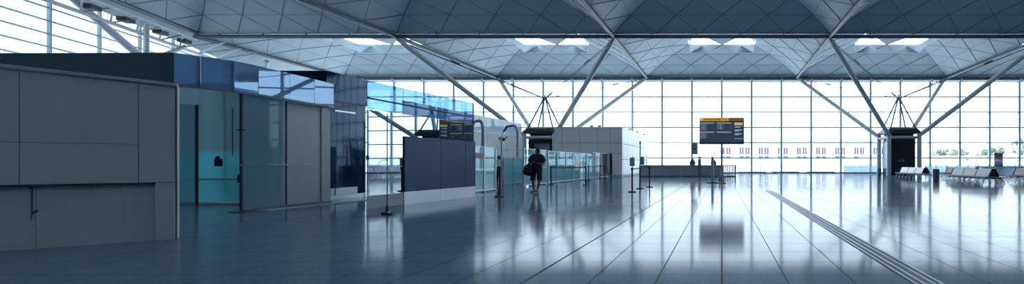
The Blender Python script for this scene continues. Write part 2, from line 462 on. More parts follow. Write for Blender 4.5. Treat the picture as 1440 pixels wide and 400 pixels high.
# closing walls out of view
w = MB(); w.wall((WL(-14.2), -14.2), (WL(25), 25), .3, 0, 14.8, None, 12.7, off=.1); struct(w.build('wall_left', 'rearwall'), 'plain wall at the near left side', 'wall')
w = MB(); w.wall((WL(-14.2), -14.3), (45, -14.3), .3, 0, 14.8); struct(w.build('wall_rear', 'rearwall'), 'plain wall behind', 'wall')
w = MB(); w.wall((45.1, -14.2), (45.1, 58), .3, 0, 14.8); struct(w.build('wall_right', 'rearwall'), 'plain wall at the right side', 'wall')
bs = MB()
bs.box((-.5, 57.80, .06), (91, .22, .12))
struct(bs.build('baseboard_far', 'grille'), 'dark trench grille at the foot of the far windows', 'baseboard')
# ------------------------------------------------------------------ structural trees
def lerp(a, b, t): return Vector(a) * (1 - t) + Vector(b) * t
def support_tree(cx, cy, label, cab_label, closed):
    root = thing('roof_support_tree', (cx, cy, 0), label, 'structural column', 'branching roof supports')
    h, s, zc = 9., 1.5, 3.95
    for sx in (-1, 1):
        for sy in (-1, 1):
            top = (cx + sx * s, cy + sy * s, zc)
            m = MB(); m.tube((top[0], top[1], 0), top, .22, n=20); m.ball(top, .235, 16, 10)
            m.lathe((top[0], top[1], 0), [(.27, 0), (.27, .05), (.23, .07)], 20)
            m.build('column', 'tube', root, smooth=True)
            node = (cx + sx * h, cy + sy * h, ZR - .12)
            a, b = lerp(top, node, .0), lerp(top, node, 1)
            m = MB(); m.tube(a, lerp(a, b, .04), .17, .225, 16); m.tube(lerp(a, b, .04), lerp(a, b, .95), .225, .215, 16); m.tube(lerp(a, b, .95), b, .215, .10, 16)
            m.build('branch', 'tube', root, smooth=True)
            ap = (cx + sx * .08, cy + sy * .08, 7.82)
            m = MB(); m.tube((top[0] - sx * .05, top[1] - sy * .05, zc + .15), ap, .075, .075, 10)
            m.build('strut', 'rod', root, smooth=True)
            m = MB()
            for off in (-.06, .06):
                o = Vector((off, -off * sx * sy, 0))
                m.tube(Vector(ap) + o, Vector(node) + o + Vector((0, 0, -.15)), .028, n=6)
            m.tube(lerp(ap, node, .05), lerp(ap, node, .12), .07, .03, 8)
            t1 = lerp(ap, node, .62); t2 = lerp(ap, node, .68); m.tube(t1, t2, .065, n=8)
            m.build('tie_rod', 'rod', root, smooth=True)
    m = MB(); m.ball((cx, cy, 7.86), (.20, .20, .16), 14, 8); m.tube((cx, cy, 7.6), (cx, cy, 8.2), .07, n=10)
    m.build('hub', 'tube', root, smooth=True)
    m = MB()
    for k in (-1, 1):
        m.tube((cx - s, cy + k * s, 3.78), (cx + s, cy + k * s, 3.78), .14, n=14)
        m.tube((cx + k * s, cy - s, 3.78), (cx + k * s, cy + s, 3.78), .14, n=14)
    m.build('ring_beam', 'tube', root, smooth=True)
    # the service cabinet standing inside the four columns
    cab = thing('service_cabinet', (cx, cy, 0), cab_label, 'cabinet')
    m = MB()
    if closed:
        m.box((cx, cy, 1.80), (2.44, 2.44, 3.6))
        m.box((cx, cy - 1.25, 1.75), (2.05, .06, 3.4))
    else:
        m.box((cx, cy + .3, 1.80), (2.44, 1.8, 3.6)); m.box((cx - 1.05, cy - .9, 1.8), (.3, .7, 3.6)); m.box((cx + 1.05, cy - .9, 1.8), (.3, .7, 3.6))
        m.box((cx, cy - .9, 3.42), (2.1, .7, .3))
    m.build('body', 'pod', cab, bevel=.02)
    m = MB(); m.prism([(cx - 1.62, cy - 1.62, 4.12), (cx + 1.62, cy - 1.62, 4.12), (cx + 1.62, cy + 1.62, 4.12), (cx - 1.62, cy + 1.62, 4.12)], (0, 0, .22))
    a, b = 1.62, 1.35
    lo = [(cx - a, cy - a, 4.34), (cx + a, cy - a, 4.34), (cx + a, cy + a, 4.34), (cx - a, cy + a, 4.34)]
    hi = [(cx - b, cy - b, 4.72), (cx + b, cy - b, 4.72), (cx + b, cy + b, 4.72), (cx - b, cy + b, 4.72)]
    m.add(lo + hi, [(3, 2, 1, 0), (4, 5, 6, 7), (0, 1, 5, 4), (1, 2, 6, 5), (2, 3, 7, 6), (3, 0, 4, 7)])
    m.box((cx, cy, 3.9), (2.2, 2.2, .5))
    lid = m.build('roof_cap', 'podlid', cab, bevel=.02)
    m = MB(); m.box((cx, cy - 1.52, 4.5), (2.3, .12, .10), rx=.6); m.build('vent_slot', 'black', lid)
    if closed:
        m = MB(); m.box((cx - .78, cy - 1.30, 1.75), (.03, .06, 3.3)); m.box((cx + .85, cy - 1.30, 1.75), (.03, .06, 3.3)); m.box((cx, cy - 1.29, 3.42), (2., .06, .03))
        m.build('panel_edge', 'darkgrey', cab)
        for k, mt in enumerate(('paper', 'redsign', 'paper')):
            m = MB(); m.box((cx - .40 + .21 * k, cy - 1.295, 1.46), (.14, .02, .22)); m.build('pictogram_plate', mt, cab)
        m = MB(); m.box((cx + .62, cy - 1.30, 1.18), (.38, .05, .42)); m.build('hatch', 'black', cab, bevel=.01)
        m = MB(); m.ball((cx + .28, cy - 1.3, 1.12), .035, 8, 6); m.build('push_button', 'paper', cab)
        m = MB(); m.box((cx - .35, cy - 1.30, .95), (.70, .04, .62)); m.build('recess_panel', 'black', cab, bevel=.01)
        m = MB(); m.box((cx - 1.26, cy + .1, 2.05), (.06, 1.9, 2.75)); pb = m.build('side_display', 'panelblue', cab, bevel=.02)
        m = MB(); m.box((cx - 1.30, cy - .45, 1.35), (.03, .4, .5)); m.build('display_lock', 'black', pb)
        m = MB(); m.box((cx - 1.295, cy + .1, 2.35), (.015, 1.6, .04)); m.build('display_line', 'white', pb)
    else:
        m = MB(); m.box((cx, cy - .63, 2.0), (1.7, .05, 2.6)); m.build('shutter', 'beigeframe', cab, bevel=.01)
        for k in (-.55, -.3, .3):
            m = MB(); m.ball((cx + k, cy - .85, 3.25), .06, 8, 6); m.build('downlight', 'darkgrey', cab)
    return root
support_tree(-18, 48.8, 'grey branching steel roof support tree behind the walking person, left of the two', 'dark cabinet with a recessed beige shutter behind the walking person', False)
support_tree(18, 48.8, 'grey branching steel roof support tree by the seats, right of the two', 'dark closed cabinet between the steel columns beside the seats', True)

# ------------------------------------------------------------------ roof edge truss and its raking prop at the left
tr = thing('roof_edge_truss', (EDGE(35), 35, 0), 'lattice steel truss under the left roof edge before the window wall', 'truss')
lowo = lambda y: (EDGE(y) - 1.1, y, 10.75 - (y - 35) * .01)
up = lambda y: (EDGE(y), y, ZR - .25)
m = MB(); m.tube(lowo(14), lowo(47), .12, n=10); m.build('lower_chord', 'tube', tr, smooth=True)
m = MB(); m.tube(up(14), up(39.6), .09, n=10); m.build('upper_chord', 'tube', tr, smooth=True)
y = 15.
while y < 45:
    m = MB(); m.tube(lowo(y), (up(y + 1.1) if y < 38 else (EDGE(y) + 1.5, y + 1.1, 11.4)), .05, n=8); m.tube(lowo(y + 2.2), (up(y + 1.1) if y < 38 else (EDGE(y) + 1.5, y + 1.1, 11.4)), .05, n=8)
    m.build('web_brace', 'metal' if int(y) % 2 else 'tube', tr, smooth=True); y += 2.2
for yy in (27.5, 30.5, 33.2, 36.4, 39.):
    m = MB(); m.box((EDGE(yy) - .55, yy, 11.15), (.5, .9, .30), .4); m.build('gutter_box', 'darkgrey', tr, bevel=.02)
pr = thing('raking_prop', (-42.0, 35.0, 0), 'twin grey steel post with raking struts propping the left roof edge', 'column')
for dx, dy in ((-.35, .25), (.25, -.2)):
    m = MB(); m.tube((-42. + dx, 35. + dy, 0), (-42. + dx * 1.3, 35. + dy * 1.3, 11.3), .16, .13, 14); m.build('post', 'tube', pr, smooth=True)
for q, r in (((-40.9, 29.7, 12.0), .24), ((-43.9, 39.2, 10.75), .2)):
    m = MB(); m.tube((-42, 35, 8.6), q, r, r * .8, 14); m.build('raking_strut', 'tube', pr, smooth=True)
m = MB(); m.lathe((-42, 35, 0), [(.8, 0), (.8, .1), (.5, .12)], 20); m.build('base_plate', 'tube', pr)
pr2 = thing('edge_strut', (-46.9, 49.0, 0), 'small angled grey strut between left roof edge and window wall', 'strut')
m = MB(); m.tube((-45.2, 47.6, 11.35), (-47.0, 49.2, 9.6), .2, .14, 12); m.build('strut_tube', 'tube', pr2, smooth=True)
m = MB(); m.tube((-47.0, 49.2, 0.), (-47.0, 49.2, 9.62), .12, n=12); m.build('post', 'tube', pr2, smooth=True)

# ------------------------------------------------------------------ outside
g = MB(); g.add([(-250, 58.6, -.15), (250, 58.6, -.15), (250, 500, -.15), (-250, 500, -.15)], [(0, 1, 2, 3)])
g.add([(-250, -40, -.15), (WL(-14) - 8, -40, -.15), (WL(58) - .5, 58.6, -.15), (-250, 58.6, -.15)], [(0, 1, 2, 3)])
struct(g.build('ground', 'apron'), 'pale concrete apron outside', 'ground')
bd = thing('terminal_building', (20, 146, 0), 'long white building with paired windows outside beyond the glass', 'building')
m = MB(); m.box((20, 146, 3.8), (54, 10, 7.9)); m.box((20, 141.2, 7.9), (54, .6, .5))
m.build('wall', 'building', bd)
for k in range(-4, 10):
    px = 5.4 + 5.62 * (k)
    if px < -5 or px > 45: continue
    for q in (-.75, .95):
        m = MB(); m.box((px + 1.2 + q, 140.96, 4.85), (1.25, .12, 2.0)); f0 = m.build('window', 'bwin', bd)
        m = MB(); m.box((px + 1.2 + q, 140.90, 4.85), (.08, .08, 2.0)); m.build('glazing_bar', 'building', f0)
        m = MB(); m.box((px + 1.2 + q, 140.96, 2.95), (1.25, .12, .9)); m.build('window', 'bwinblue', bd)
bw = MB(); bw.box((92, 128, 1.45), (110, .5, 3.2)); bw.box((92, 128, 3.1), (110, .8, .18))
tag(bw.build('boundary_wall', 'building'), 'long low white wall outside in front of the trees', 'wall')
TR = [(68, 'small pale round tree at the left end of the row outside'), (74, 'low pale bushy tree, second from the left outside'), (80, 'pale broad tree outside, third from the left'),
      (86, 'pale tree with lumpy crown outside left of the poster'), (92, 'tallest pale tree outside behind the poster'), (98, 'pale tree outside just right of the tallest one'), (104, 'pale tree at the right end of the row outside')]
HT = [5.6, 5.9, 5.4, 6.6, 9.0, 7.6, 6.2]
for (tx, lab), h in zip(TR, HT):
    ty = 150 + random.uniform(-3, 3)
    t = thing('tree', (tx, ty, 0), lab, 'tree', 'trees outside the window wall')
    m = MB(); m.tube((tx, ty, 0), (tx, ty, h * .6), .25, .12, 8)
    for k in range(5):
        a = k * 1.3; m.tube((tx, ty, h * .4), (tx + 1.6 * math.cos(a), ty + 1.6 * math.sin(a), h * .7), .1, .04, 6)
    m.build('trunk', 'bark', t)
    m = MB()
    for k in range(26):
        a = random.uniform(0, 2 * PI); rr = random.uniform(.3, 2.4); zz = random.uniform(.45, .95) * h
        rr *= (1.25 - abs(zz / h - .65))
        c = (tx + rr * math.cos(a), ty + rr * math.sin(a), zz)
        for q in range(60):
            d = Vector((random.gauss(0, 1), random.gauss(0, 1), random.gauss(0, .8))).normalized() * random.uniform(.35, .95)
            e1 = Vector((random.gauss(0, 1), random.gauss(0, 1), random.gauss(0, 1))).normalized() * .24; e2 = e1.orthogonal().normalized() * .17
            p = Vector(c) + d; m.add([p - e1, p + e2, p + e1, p - e2], [(0, 1, 2, 3)])
    m.build('foliage', 'leaf', t)

# ------------------------------------------------------------------ grey hoarding at the left foreground
A, B = Vector((-9.79, 6.5)), Vector((-8.63, 7.6)); U = (B - A).normalized(); NN = Vector((U.y, -U.x))    # NN faces the hall
def ontoline(px, A=A, B=B):
    """distance along A->B where the sight line through column px crosses it"""
    k = (px - 1015.) / F; d = B - A
    return (k * A.y - A.x) / (d.x - k * d.y) * d.length
LEN = (B - A).length
ho = thing('hoarding_wall', (A.x, A.y, 0), 'grey boarded partition wall with a recessed lower half in the left foreground', 'partition')
zt = lambda s: 2.545 - .085 * s / LEN
def hb(s0, s1, t, off, z0, z1=None, mb=None, top=False):
    a, b = A + U * s0 + NN * off, A + U * s1 + NN * off
    mb = mb or MB()
    if top: mb.wall(a, b, t, z0, zt(s0) + (z1 or 0), None, zt(s1) + (z1 or 0))
    else: mb.wall(a, b, t, z0, z1)
    return mb
sa, sb = ontoline(28), ontoline(195)
hb(-2.4, LEN - .02, .10, -.12, 0, -.09, top=True).build('core', 'slot', ho)
G = .003
for s0, s1 in ((-2.4, sa - G), (sa + G, sb - G)):
    hb(s0, s1, .05, 0, 1.49 + G, -.06, top=True).build('upper_panel', 'hoard', ho, bevel=.003)
    hb(s0, s1, .05, 0, .905, 1.49 - G).build('middle_panel', 'hoard', ho, bevel=.003)
hb(sb + G, LEN - .02, .05, 0, .905, -.06, top=True).build('upper_panel', 'hoard', ho, bevel=.003)
sl = ontoline(219)
for s0, s1 in ((-2.4, ontoline(49) - .002), (ontoline(49) + .002, ontoline(171) - .001), (ontoline(171) + .001, ontoline(189) - .001), (ontoline(189) + .001, sl)):
    hb(s0, s1, .03, -.055, .0, .875).build('lower_panel', 'hoard', ho)
hb(sl, LEN - .02, .10, .015, 0, .895).build('end_box', 'hoard', ho, bevel=.006)
m = MB(); a, b = A - U * 2.4 - NN * .05, B - NN * .05
m.wall(a, b, .22, zt(-2.4) - .055, zt(-2.4) + .0, zt(LEN) - .045, zt(LEN) + .005)
m.build('capping', 'hoardcap', ho, bevel=.008)
hb(LEN - .02, LEN - .005, .16, -.05, 0, -.06, top=True).build('dark_edge_trim', 'slot', ho)
hb(LEN - .005, LEN + .008, .16, -.05, 0, -.05, top=True).build('pale_edge_trim', 'white', ho)
hb(-2.4, sl, .012, .022, .875, .905).build('lip', 'slot', ho)
sc = ontoline(44); p = A + U * sc + NN * -.02
m = MB(); m.path([(p.x - .02, p.y - .02, .87), (p.x, p.y, .84), (p.x, p.y, .52), (p.x - .003, p.y - .003, .40)], [.012, .012, .009, .004])
cb = m.build('cable', 'counterdark', ho, smooth=True)
m = MB(); m.path([(p.x, p.y, .50), (p.x + .02, p.y + .02, .525), (p.x + .038, p.y + .035, .53)], .013); m.build('cable_hook', 'slot', cb, smooth=True)

# ------------------------------------------------------------------ glazed pavilion behind the hoarding
P0, P1, P2, P3 = Vector((-21, 10.6)), Vector((-12.15, 10.6)), Vector((-11.78, 11.75)), Vector((-12.1, 14.75))
gp = thing('glass_pavilion', (-12, 12, 0), 'glazed enclosure with a deep blue glass fascia behind the grey partition', 'enclosure')
# fascia panes, with slight outward curve
fas = [P0, Vector((-15.9, 10.6)), Vector((-13.4, 10.58)), P1 + Vector((0.08, -.05)), P1 + Vector((.30, .30)), P2 + Vector((.17, -.35)), P2 + Vector((.17, .25)), Vector((-11.72, 13.0)), Vector((-11.82, 13.9)), P3 + Vector((.15, 0))]
for i in range(len(fas) - 1):
    a, b = fas[i], fas[i + 1]; u = (b - a).normalized() * .006
    m = MB(); m.wall(a + u, b - u, .02, 2.93, 3.64); m.build('fascia_pane', 'fascia' if i > 2 else 'fascia_dimside', gp)
m = MB()
for i in range(len(fas) - 1): m.wall(fas[i], fas[i + 1], .05, 2.89, 2.94); 
m.build('fascia_rail', 'joint', gp)
m = MB()
for q in fas[4:]: m.box((q.x - .05, q.y, 3.28), (.05, .035, .64))
m.build('fascia_bracket', 'navygloss', gp)
def onseg(px, a, b):
    k = (px - 1015.) / F; d = b - a
    t = (k * a.y - a.x) / (d.x - k * d.y); return a + d * t
q402, q450 = onseg(402, P2, P3), onseg(450, P2, P3)
def gl(a, b, z0, z1, mt, nm, t=.014):
    m = MB(); m.wall(a, b, t, z0, z1); return m.build(nm, mt, gp)
gl(P2 + Vector((0, .02)), q402, .06, 2.9, 'tealglass', 'glass_panel')
gl(q402, q450, .06, 2.9, 'greydoor', 'grey_panel', .04)
gl(q450, P3, .0, 2.9, 'hoardcap', 'end_post', .10)
m = MB(); m.box((q402.x + .01, q402.y, 1.48), (.03, .03, 2.84)); m.build('glazing_bar', 'darkgrey', gp)
m = MB(); m.wall(P2 + Vector((.02, 0)), P3 + Vector((.02, 0)), .18, 0, .06); m.build('kerb', 'counterdark', gp, bevel=.01)
m = MB(); m.wall(P2 + Vector((.24, .3)), P3 + Vector((.6, .9)), .34, 0, .018); m.build('floor_plinth', 'hoard', gp, bevel=.005)
# door post with fittings
x, y = P2
m = MB(); m.box((x, y, 1.46), (.045, .05, 2.92)); dp = m.build('door_post', 'darkgrey', gp, bevel=.005)
m = MB(); m.box((x - .06, y - .04, .012), (.34, .10, .024)); m.build('foot_plate', 'darkgrey', dp)
m = MB(); m.box((x + .03, y - .03, 2.02), (.16, .05, .03)); m.box((x - .05, y, .83), (.05, .05, .20)); m.build('hinge', 'black', dp)
m = MB(); m.path([(x - .02, y - .04, 1.15), (x + .45, y + .2, 1.17), (x + 1.02 - .62, y + 1.3, 1.16), (x - .06, y + 2.0, 1.20)], .014); m.build('pull_rail', 'metal', dp, smooth=True)
m = MB(); m.box((-14.2, 14.12, .03), (3.2, .45, .06), .02); m.build('threshold', 'hoardcap', gp, bevel=.01)
# left fixed leaf and jamb behind the doorway
ja, jb = Vector((-14.9, 13.6)), Vector((-14.35, 12.6))
gl(ja, ja + Vector((-.9, -1.2)), .02, 2.86, 'tealglass', 'side_light')
m = MB(); m.box((ja.x, ja.y, 1.43), (.05, .05, 2.86)); m.build('jamb', 'darkgrey', gp)
# back panels inside
ba, bb = Vector((-15.6, 14.3)), Vector((-15.2, 19.2))
ba, bb = Vector((-20.0, 14.42)), Vector((-12.4, 14.55))
m = MB(); m.wall(ba, bb, .06, 1.56, 3.62); m.build('upper_back_panel', 'tealdark', gp)
m = MB(); m.wall(ba, bb, .06, 0, 1.56); bp = m.build('lower_back_panel', 'tealpanel', gp)
m = MB(); m.tube((ba.x, ba.y - .12, .72), (bb.x - .5, bb.y - .12, .72), .025, n=10); m.build('handrail', 'metal', bp, smooth=True)
m = MB(); m.box((-15.0, 14.28, 1.22), (.16, .10, .22)); m.box((-15.0, 14.26, 1.36), (.10, .05, .10)); m.build('intercom', 'black', bp, bevel=.01)
for k in range(3):
    m = MB(); m.box((-14.7 + .8 * k, 14.4, 2.14), (.012, .02, 1.42)); m.build('panel_joint', 'darkgrey', gp)

# dark blue kiosk block
kb = thing('kiosk_block', (-14.2, 16.5, 0), 'tall dark blue glossy kiosk block left of the glass screen', 'kiosk')
K = [(-15.6, 15.5), (-12.8, 15.5), (-12.86, 17.2), (-12.95, 17.42), (-13.1, 17.5), (-15.6, 17.5)]
m = MB(); m.prism([(a, b, .12) for a, b in K], (0, 0, 3.12)); m.build('body', 'navygloss', kb, smooth=True)
m = MB(); m.prism([(a + (.07 if a > -14 else 0), b - (.06 if b < 16 else 0), 3.27) for a, b in K], (0, 0, .92)); m.build('upper_band', 'navygloss', kb, smooth=True)
m = MB(); m.prism([(a + (.02 if a > -14 else 0), b - (.02 if b < 16 else 0), 3.22) for a, b in K], (0, 0, .06)); m.build('shadow_joint', 'darkgrey', kb)
m = MB(); m.prism([(a + (.012 if a > -14 else 0), b - (.01 if b < 16 else 0), 0) for a, b in K], (0, 0, .14)); m.build('plinth', 'metal', kb)
m = MB(); m.box((-12.80, 16.35, .26), (.03, .95, .24)); m.box((-12.80, 15.75, .26), (.03, .16, .22)); m.build('vent_panel', 'metal', kb, bevel=.005)
m = MB(); m.box((-12.83, 17.0, 1.36), (.06, .09, .10)); m.build('lock', 'black', kb, bevel=.008)
m = MB(); m.box((-12.80, 16.3, 2.95), (.02, .9, .05)); m.build('trim_strip', 'metal', kb)

# mirror-coated glass screen with navy boards
Sa, Sb = Vector((-9.33, 12.6)), Vector((-8.98, 17.3))
gs = thing('glass_screen', (-9.15, 15, 0), 'tall reflective glass screen with navy boards and steel kick panels', 'screen')
cuts = [Sa] + [onseg(q, Sa, Sb) for q in (567, 603, 650)] + [Sb]
for i in range(4):
    a, b = cuts[i], cuts[i + 1]; u = (b - a).normalized() * .004
    m = MB(); m.wall(a + u, b - u, .02, .35, 2.62); m.build('glass_panel', 'mirror', gs)
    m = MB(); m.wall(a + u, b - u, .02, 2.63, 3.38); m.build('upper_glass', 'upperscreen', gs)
m = MB(); m.wall(Sa, cuts[1], .03, 0, .345); m.build('kick_panel', 'counter', gs)
nb = [onseg(q, Sa, Sb) for q in (567, 618, 652.5, 667)]
off = Vector((.035, 0))
for i in range(3):
    a, b = nb[i], nb[i + 1]; u = (b - a).normalized() * .008
    m = MB(); m.wall(a + u + off, b - u + off, .03, .37, 1.985); m.build('navy_board', 'navy', gs, bevel=.004)
    m = MB(); m.wall(a + u * .3 + off * .4, b - u * .3 + off * .4, .03, 0, .365); m.build('kick_panel', 'metal', gs)
m = MB(); m.tube((Sa.x + .03, Sa.y, 2.92), (Sb.x + .03, Sb.y, 2.86), .022, n=8); m.build('stay_tube', 'rod', gs, smooth=True)
m = MB(); m.box((Sb.x, Sb.y + .01, 1.69), (.04, .03, 3.38)); m.build('end_stile', 'navygloss', gs)
m = MB(); m.box((Sa.x + .02, Sa.y, 1.35), (.05, .04, .12)); m.box((nb[0].x + .04, nb[0].y - .03, 1.05), (.05, .05, .10)); m.build('patch_fitting', 'black', gs)
# row of ceiling-height bolts
m = MB()
for q in (620, 636, 652): 
    c = onseg(q, Sa, Sb); m.ball((c.x + .02, c.y, 2.1), .02, 8, 6)
m.build('bolt', 'metal', gs)
# slim pole with a weighted foot before the screen
x, y = -7.82, 11.2
sp = thing('slim_pole', (x, y, 0), 'slim dark pole on a small weighted foot before the reflective screen', 'pole')
m = MB(); m.tube((x, y, .14), (x, y, 2.35), .011, n=10); m.build('rod', 'darkgrey', sp, smooth=True)
m = MB(); m.tube((x, y, .05), (x, y, .22), .035, .02, 12); m.build('socket', 'black', sp, smooth=True)
m = MB(); m.lathe((x, y, 0), [(.12, 0), (.13, .02), (.11, .06), (.05, .075)], 20); m.build('foot', 'black', sp, smooth=True)
m = MB(); m.ball((x + .085, y - .06, .055), (.035, .03, .028), 10, 8); m.build('white_cap', 'white', sp, smooth=True)
# ------------------------------------------------------------------ white and beige walls of the checkpoint
bw = thing('cladding_wall', (-15.6, 31, 0), 'beige clad wall with a pale blue glazed top band left of the cabinet tree', 'wall')
ys = [23.5, 26.3, 29.1, 31.9, 34.7, 37.5]
for i in range(5):
    m = MB(); m.box((-15.7, (ys[i] + ys[i + 1]) / 2, 1.62), (.2, 2.77, 3.22)); m.build('panel', 'beige', bw, bevel=.01)
    m = MB(); m.box((-15.66, (ys[i] + ys[i + 1]) / 2, 3.75), (.03, 2.77, 1.0)); m.build('glazed_band', 'bandglass', bw)
m = MB(); m.box((-15.62, 30.5, 3.25), (.10, 14, .05)); m.box((-15.66, 30.5, 4.27), (.08, 14, .05)); m.build('band_rail', 'alu', bw)
m = MB(); m.box((-15.585, 30.5, 2.2), (.012, 14, .02)); m.build('panel_joint', 'joint', bw)

cu = thing('white_room_block', (-11.9, 50, 0), 'big white clad room block standing before the far windows', 'room')
m = MB(); m.box((-11.875, 49.95, 2.24), (5.93, 14.7, 4.2)); m.build('core', 'joint', cu)
fx = [-14.87, -14.2, -12.6, -11.0, -9.95, -8.88]; fz = [(.14, 2.25), (2.27, 3.25), (3.27, 4.34)]
for i in range(5):
    for a, b in ((.16, 2.06), (2.08, 3.02), (3.04, 4.36)):
        if i == 3 and a < 1: 
            m = MB(); m.box((-9.83, 42.58, 1.1), (.22, .06, 1.9)); m.box((-10.78, 42.58, 1.1), (.42, .06, 1.9)); m.build('front_panel', 'beige', cu, bevel=.006); continue
        m = MB(); m.box(((fx[i] + fx[i + 1]) / 2, 42.58, (a + b) / 2), (fx[i + 1] - fx[i] - .03, .06, b - a - .02)); m.build('front_panel', 'beige', cu, bevel=.006)
m = MB(); m.box((-10.25, 42.60, 1.2), (.62, .03, 1.7)); m.build('doorway', 'slot', cu)
m = MB(); m.box((-10.05, 42.56, 1.2), (.2, .03, 1.7)); m.build('door_leaf', 'greydoor', cu)
for k in range(6):
    y0, y1 = 42.62 + 2.45 * k, 42.62 + 2.45 * (k + 1)
    for a, b in ((.16, 1.55), (1.57, 2.95), (2.97, 4.36)):
        m = MB(); m.box((-8.88, (y0 + y1) / 2, (a + b) / 2), (.06, y1 - y0 - .03, b - a - .02)); m.build('side_panel', 'cubewhite', cu, bevel=.006)
m = MB(); m.box((-11.87, 49.95, .08), (5.97, 14.74, .16)); m.build('plinth', 'greydoor', cu)
m = MB(); m.box((-11.87, 49.95, 4.38), (6.0, 14.78, .05)); m.build('roof_trim', 'white', cu)
for k, (lx, ly, wh) in enumerate(((-11.6, 42.7, 'leftmost of the pair on its front edge'), (-10.9, 42.7, 'right of the pair on its front edge'), (-8.95, 46.6, 'nearest of three along its side edge'), (-8.95, 51.0, 'middle of three along its side edge'), (-8.95, 55.4, 'farthest of three along its side edge'))):
    t = thing('roof_spotlight', (lx, ly, 4.405), 'dark spotlight on the white block roof, ' + wh, 'spotlight', 'spotlights on the white block')
    m = MB(); m.tube((lx, ly, 4.405), (lx, ly, 4.5), .03, n=8); m.build('stem', 'darkgrey', t)
    m = MB(); m.box((lx, ly, 4.53), (.32, .16, .12), .2 * k); m.build('lamp_head', 'black', t, bevel=.02)

# ------------------------------------------------------------------ glass barriers on the line x = -10
def barrier(name, a, b, npan, h, label, mat='pane', midrail=True, sign=None, group=None, posth=None):
    A, B = Vector(a), Vector(b); L = (B - A).length; u = (B - A) / L
    t = thing(name, (A.x, A.y, 0), label, 'glass barrier', group)
    for i in range(npan + 1):
        p = A + u * L * i / npan
        m = MB(); m.box((p.x, p.y, (posth or h) / 2), (.06, .06, posth or h), math.atan2(u.y, u.x)); m.lathe((p.x, p.y, 0), [(.09, 0), (.09, .015), (.04, .02)], 12); m.build('post', 'alu', t)
    for i in range(npan):
        p, q = A + u * (L * i / npan + .05), A + u * (L * (i + 1) / npan - .05)
        m = MB(); m.wall(p, q, .015, .12, (h * .5 - .03) if midrail else h - .02); m.build('lower_pane', 'frostpane' if midrail else mat, t)
        if midrail:
            m = MB(); m.wall(p, q, .015, h * .5 + .03, h - .02); m.build('upper_pane', mat, t)
    m = MB(); m.wall(A, B, .05, .06, .12); m.wall(A, B, .04, h - .03, h)
    if midrail: m.wall(A, B, .04, h * .5 - .03, h * .5 + .03)
    m.build('rail', 'alu', t)
    if sign:
        for (k, z0, z1, w0, w1, mt) in sign:
            p, q = A + u * L * (k + w0) / npan, A + u * L * (k + w1) / npan
            m = MB(); m.wall(p, q, .012, z0, z1, off=-.016); m.build('notice', mt, t)
    return t
barrier('glass_barrier', (-9.93, 19.0), (-9.9, 20.95), 2, 1.90, 'two-pane glass barrier with a red notice beside the reflective screen', sign=[(0, 1.42, 1.62, .08, 1.0, 'redsign')])
barrier('glass_barrier', (-12.1, 26.6), (-12.0, 28.8), 2, 1.55, 'low two-pane frosted barrier set back behind the white-shirted guard', mat='frostpane')
barrier('glass_barrier', (-10.0, 24.2), (-10.0, 27.3), 2, 1.95, 'two-pane glass barrier directly behind the walking person', sign=[(1, 1.10, 1.50, .35, .9, 'white'), (0, .0, .0, .0, .01, 'white')][:1])
barrier('glass_barrier', (-10.0, 27.6), (-10.0, 36.9), 6, 1.92, 'long row of glass panes right of the walking person behind the belt posts', midrail=False, sign=[(3, .72, 1.72, .25, .8, 'white'), (4, 1.05, 1.35, .3, .75, 'paper')])
barrier('glass_barrier', (-10.0, 37.2), (-9.9, 41.6), 1, 2.05, 'last wide clear pane of the barrier in front of the white block', mat='clear', midrail=False)
barrier('glass_barrier', (-12.3, 33.6), (-10.6, 33.9), 2, 1.75, 'short frosted cross barrier behind the long row of panes', mat='frostpane', midrail=False)
dk = thing('check_desk', (-10.9, 40.2, 0), 'low dark desk with a glass front before the white block', 'desk')
m = MB(); m.box((-10.9, 40.2, .5), (1.35, .6, 1.0)); m.build('body', 'counter', dk, bevel=.01)
m = MB(); m.box((-10.9, 40.2, 1.02), (1.5, .7, .05)); m.build('desktop', 'counterdark', dk, bevel=.01)
m = MB(); m.box((-10.95, 40.4, 1.45), (.9, .02, .7)); m.build('screen_pane', 'frostpane', dk)
m = MB(); m.box((-10.9, 39.88, .5), (1.2, .03, .75)); m.build('front_panel', 'frostpane', dk)

# bent white poles and camera
def bent_pole(x, y, h, r, arm, label, base=True):
    t = thing('bent_pole', (x, y, 0), label, 'pole')
    m = MB(); m.tube((x, y, 0), (x, y, h - .35), r, n=12); m.build('upright', 'alu', t, smooth=True)
    if arm:
        m = MB(); m.path([(x, y, h - .36), (x - .10 * arm, y, h - .12), (x - .32 * arm, y, h), (x - .75 * arm, y, h - .06), (x - 1.0 * arm, y, h - .38)] if abs(arm) > .5 else [(x, y, h - .36), (x, y, h)], r * .92, 12); m.build('arm', 'alu', t, smooth=True)
    m = MB(); m.lathe((x, y, 0), [(r * 2, 0), (r * 2, .02), (r * 1.2, .03)], 14); m.build('base_plate', 'alu', t)
    return t
bent_pole(-12.35, 24.8, 3.42, .085, .62, 'bent pale pole rising just right of the reflective screen')
bent_pole(-12.35, 29.0, 3.5, .085, .85, 'bent pale pole carrying the ceiling camera, left of the walking person')
bent_pole(-11.95, 26.0, 2.95, .04, 0, 'thin straight pale pole behind the white-shirted guard')
cx, cy, cz = -13.20, 28.80, 2.72
cc = thing('security_camera', (cx, cy, cz), 'dark dome camera hanging from the bent pale pole', 'camera')
m = MB(); m.tube((-13.19, 28.95, 3.05), (cx, cy, cz + .1), .025, n=8); m.build('bracket', 'alu', cc)
m = MB(); m.ball((cx, cy, cz), (.26, .17, .10), 16, 10); m.build('housing', 'white', cc, smooth=True)
